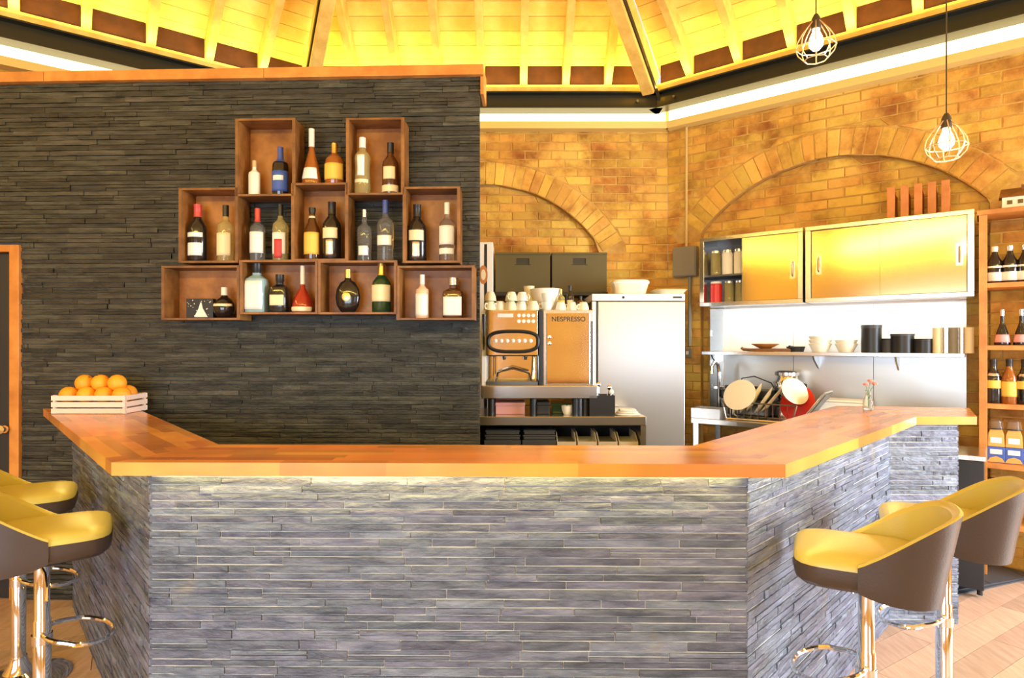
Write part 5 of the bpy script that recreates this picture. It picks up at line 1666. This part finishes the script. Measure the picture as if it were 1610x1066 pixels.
# ================================================================== orange timber shelving at right
BKW = -.28
bk0 = KW.px(1539, 600, BKW)[0]
bk = k_thing('timber_bookcase', 'orange timber shelving full of bottles at the right edge', 'shelving', bk0, 0, 0.0005)
BL_ = 1.15; jw_ = .042
topz_ = KW.px(1548, 338, BKW)[1]
MB().box(0, jw_, BKW, SK, 0, topz_).build('upright', 'timber', bk, bevel=.002)
MB().box(BL_ - jw_, BL_, BKW, SK, 0, topz_).build('upright', 'timber', bk, bevel=.002)
MB().box(BL_ / 2 - jw_ / 2, BL_ / 2 + jw_ / 2, BKW, SK, 0, topz_ - .031).build('upright', 'timber', bk, bevel=.002)
MB().box(-.01, BL_ + .01, BKW - .012, SK, topz_ + .0003, topz_ + .03).build('top_board', 'timber', bk, bevel=.002)
shelf_z = []
for yy in (445, 543, 635, 729, 822):
    zz = KW.px(1556, yy, BKW)[1]
    shelf_z.append(zz)
    MB().box(jw_, BL_ / 2 - jw_ / 2, BKW + .002, SK, zz - .03, zz).build('shelf', 'timber', bk, bevel=.002)
    MB().box(BL_ / 2 + jw_ / 2, BL_ - jw_, BKW + .002, SK, zz - .03, zz).build('shelf', 'timber', bk, bevel=.002)
def bku(x, y=500, w=-.2): return KW.px(x, y, w)[0]
def bkb(x, shelf, h, r, kind, glass, cap, cf, lbs, label, w=-.19):
    bottle(KW.world(bku(x, 500, w), w, shelf_z[shelf] + .0008), KW.a, h, r, kind, glass, cap, cf, lbs, label, 'bottles on the timber shelving')
ords = ['leftmost', 'second', 'third']
for k, x in enumerate((1564, 1588, 1612)):
    bkb(x, 0, .235, .042, 'stout', 'g_dark', 'cap_silver' if k else 'cap_white', .86, [(.06, .30, 'paper', 70), (.42, .47, 'paper', 60)], ords[k] + ' dark bottle with a white label on the top bay of the timber shelving')
for k, x in enumerate((1576, 1606)):
    bkb(x, 1, .225, .042, 'cone', 'g_dark', 'cap_silver', .82, [(.08, .30, 'paper_pink', 75)], ['left', 'right'][k] + ' flared dark bottle with a pink label on the timber shelving')
for k, x in enumerate((1562, 1587, 1611)):
    bkb(x, 2, .28, .044, 'stout', 'g_dark' if k != 1 else 'g_amber', 'cap_black', .84, [(.16, .50, 'paper_yellow', 80)] if k == 1 else [(.34, .52, 'paper_yellow', 60), (.62, .68, 'cap_silver', 60)], ords[k] + ' bottle with a yellow label in the middle bay of the timber shelving')
for k, x in enumerate((1566, 1594)):
    u = bku(x, 500, -.19)
    t = k_thing('coffee_pack', ['left', 'right'][k] + ' amber and blue pack under a glass on the timber shelving', 'pack', u, -.19, shelf_z[3] + .0008, 'amber and blue packs')
    MB().box(-.045, .045, -.03, .03, 0, .10).build('blue_base', 'paper_blue', t, bevel=.004)
    MB().plate([(-.043, .101), (.043, .101), (.04, .18), (.03, .21), (-.03, .21), (-.04, .18)], .028, -.028).build('amber_top', 'amberglass', t, bevel=.004)
    MB().box(-.03, .03, -.0322, -.0302, .055, .085).build('paper_band', 'paper', t)
    MB().box(-.028, .028, -.0305, -.0283, .125, .16).build('paper_band', 'paper', t)
    MB().plate([(-.044, .004), (.044, .004), (.03, .03), (.0, .042), (-.03, .03)], -.0302, -.0318).build('orange_flash', 'amberglass', t)
    g = k_thing('glass_tumbler', ['left', 'right'][k] + ' upturned glass standing on the amber pack on the timber shelving', 'glass', u, -.19, shelf_z[3] + .2115, 'upturned glasses')
    MB().lathe([(.042, 0), (.034, .055), (.0005, .055), (.0005, .052), (.032, .052), (.039, 0)], 18).build('bowl', 'glass', g, smooth=True)
    MB().lathe([(.0005, .0552), (.02, .0552), (.02, .06), (.0005, .06)], 14).build('foot', 'glass', g, smooth=True)
for k, x in enumerate((1561, 1585)):
    bkb(x, 4, .27 - .03 * k, .044, 'wine', 'g_dark', 'cap_black', .78, [(.10, .45, 'paper', 60)], ['left', 'right'][k] + ' black bottle with a white label in the lowest visible bay of the timber shelving')
# little house ornament on top of the shelving
hu = bku(1596, 320, -.18)
ho = k_thing('house_ornament', 'small white house ornament with a brown roof on top of the timber shelving', 'ornament', hu, -.18, topz_ + .0308)
MB().box(-.065, .065, -.04, .04, 0, .075).build('wall_block', 'ivory', ho)
m = MB(); vs = [(-.08, -.052, .075), (.08, -.052, .075), (.08, .052, .075), (-.08, .052, .075), (-.07, 0, .135), (.07, 0, .135)]
m.add(vs, [(0, 3, 2, 1), (0, 1, 5, 4), (2, 3, 4, 5), (1, 2, 5), (3, 0, 4)]); m.build('roof', 'crate', ho)
for x in (-.04, .012):
    MB().box(x, x + .026, -.0425, -.0402, .03, .055).build('window', 'g_brown', ho)
MB().box(.03, .045, -.012, .012, .105, .15).build('chimney', 'crate', ho)

# ================================================================== wire cage pendant lamps
def pendant(x, y, Y, label, ztop):
    px_, _, pz = P(x, y, Y)                       # centre of the cage
    t = thing('pendant_lamp', label, 'lamp', (px_, Y, pz), R(18))
    rb, H1, H2 = .078, .085, .075
    rings = [(.018, H1), (.052, .045), (.072, .010), (rb, -.022), (.070, -.048), (.046, -H2)]
    for (r_, z) in rings[1:]:
        MB().tube([(r_ * math.cos(2 * pi * k / 8), r_ * math.sin(2 * pi * k / 8), z) for k in range(8)], .0024, 6, closed=True).build('wire_ring', 'copper', t) if r_ in (rb, .046) else None
    for k in range(8):
        a = 2 * pi * k / 8
        MB().tube([(r_ * math.cos(a), r_ * math.sin(a), z) for r_, z in rings], .0024, 6).build('wire_rib', 'copper', t)
    MB().lathe([(.0005, .118), (.008, .118), (.017, .10), (.02, .085), (.02, .055), (.0005, .055)], 16).build('socket', 'cord', t, smooth=True)
    MB().lathe([(.0005, -.038), (.014, -.034), (.027, -.018), (.030, .0), (.024, .022), (.015, .042), (.014, .0545), (.0005, .0545)], 18).build('bulb', 'bulb', t, smooth=True)
    MB().tube([(0, 0, .117), (0, 0, ztop - pz)], .003, 6).build('flex', 'cord', t)
    l = bpy.data.lights.new('pendant_glow', 'POINT'); l.energy = 4; l.color = (1, .76, .38); l.shadow_soft_size = .03
    lo = bpy.data.objects.new('pendant_glow', l); COL.objects.link(lo); lo.location = (px_, Y, pz - .06)
pendant(1283, 66, 2.60, 'wire cage pendant lamp hanging higher and further left', 4.75)
pendant(1488, 222, 2.60, 'wire cage pendant lamp hanging lower on the right, in front of the brick wall', 4.6)
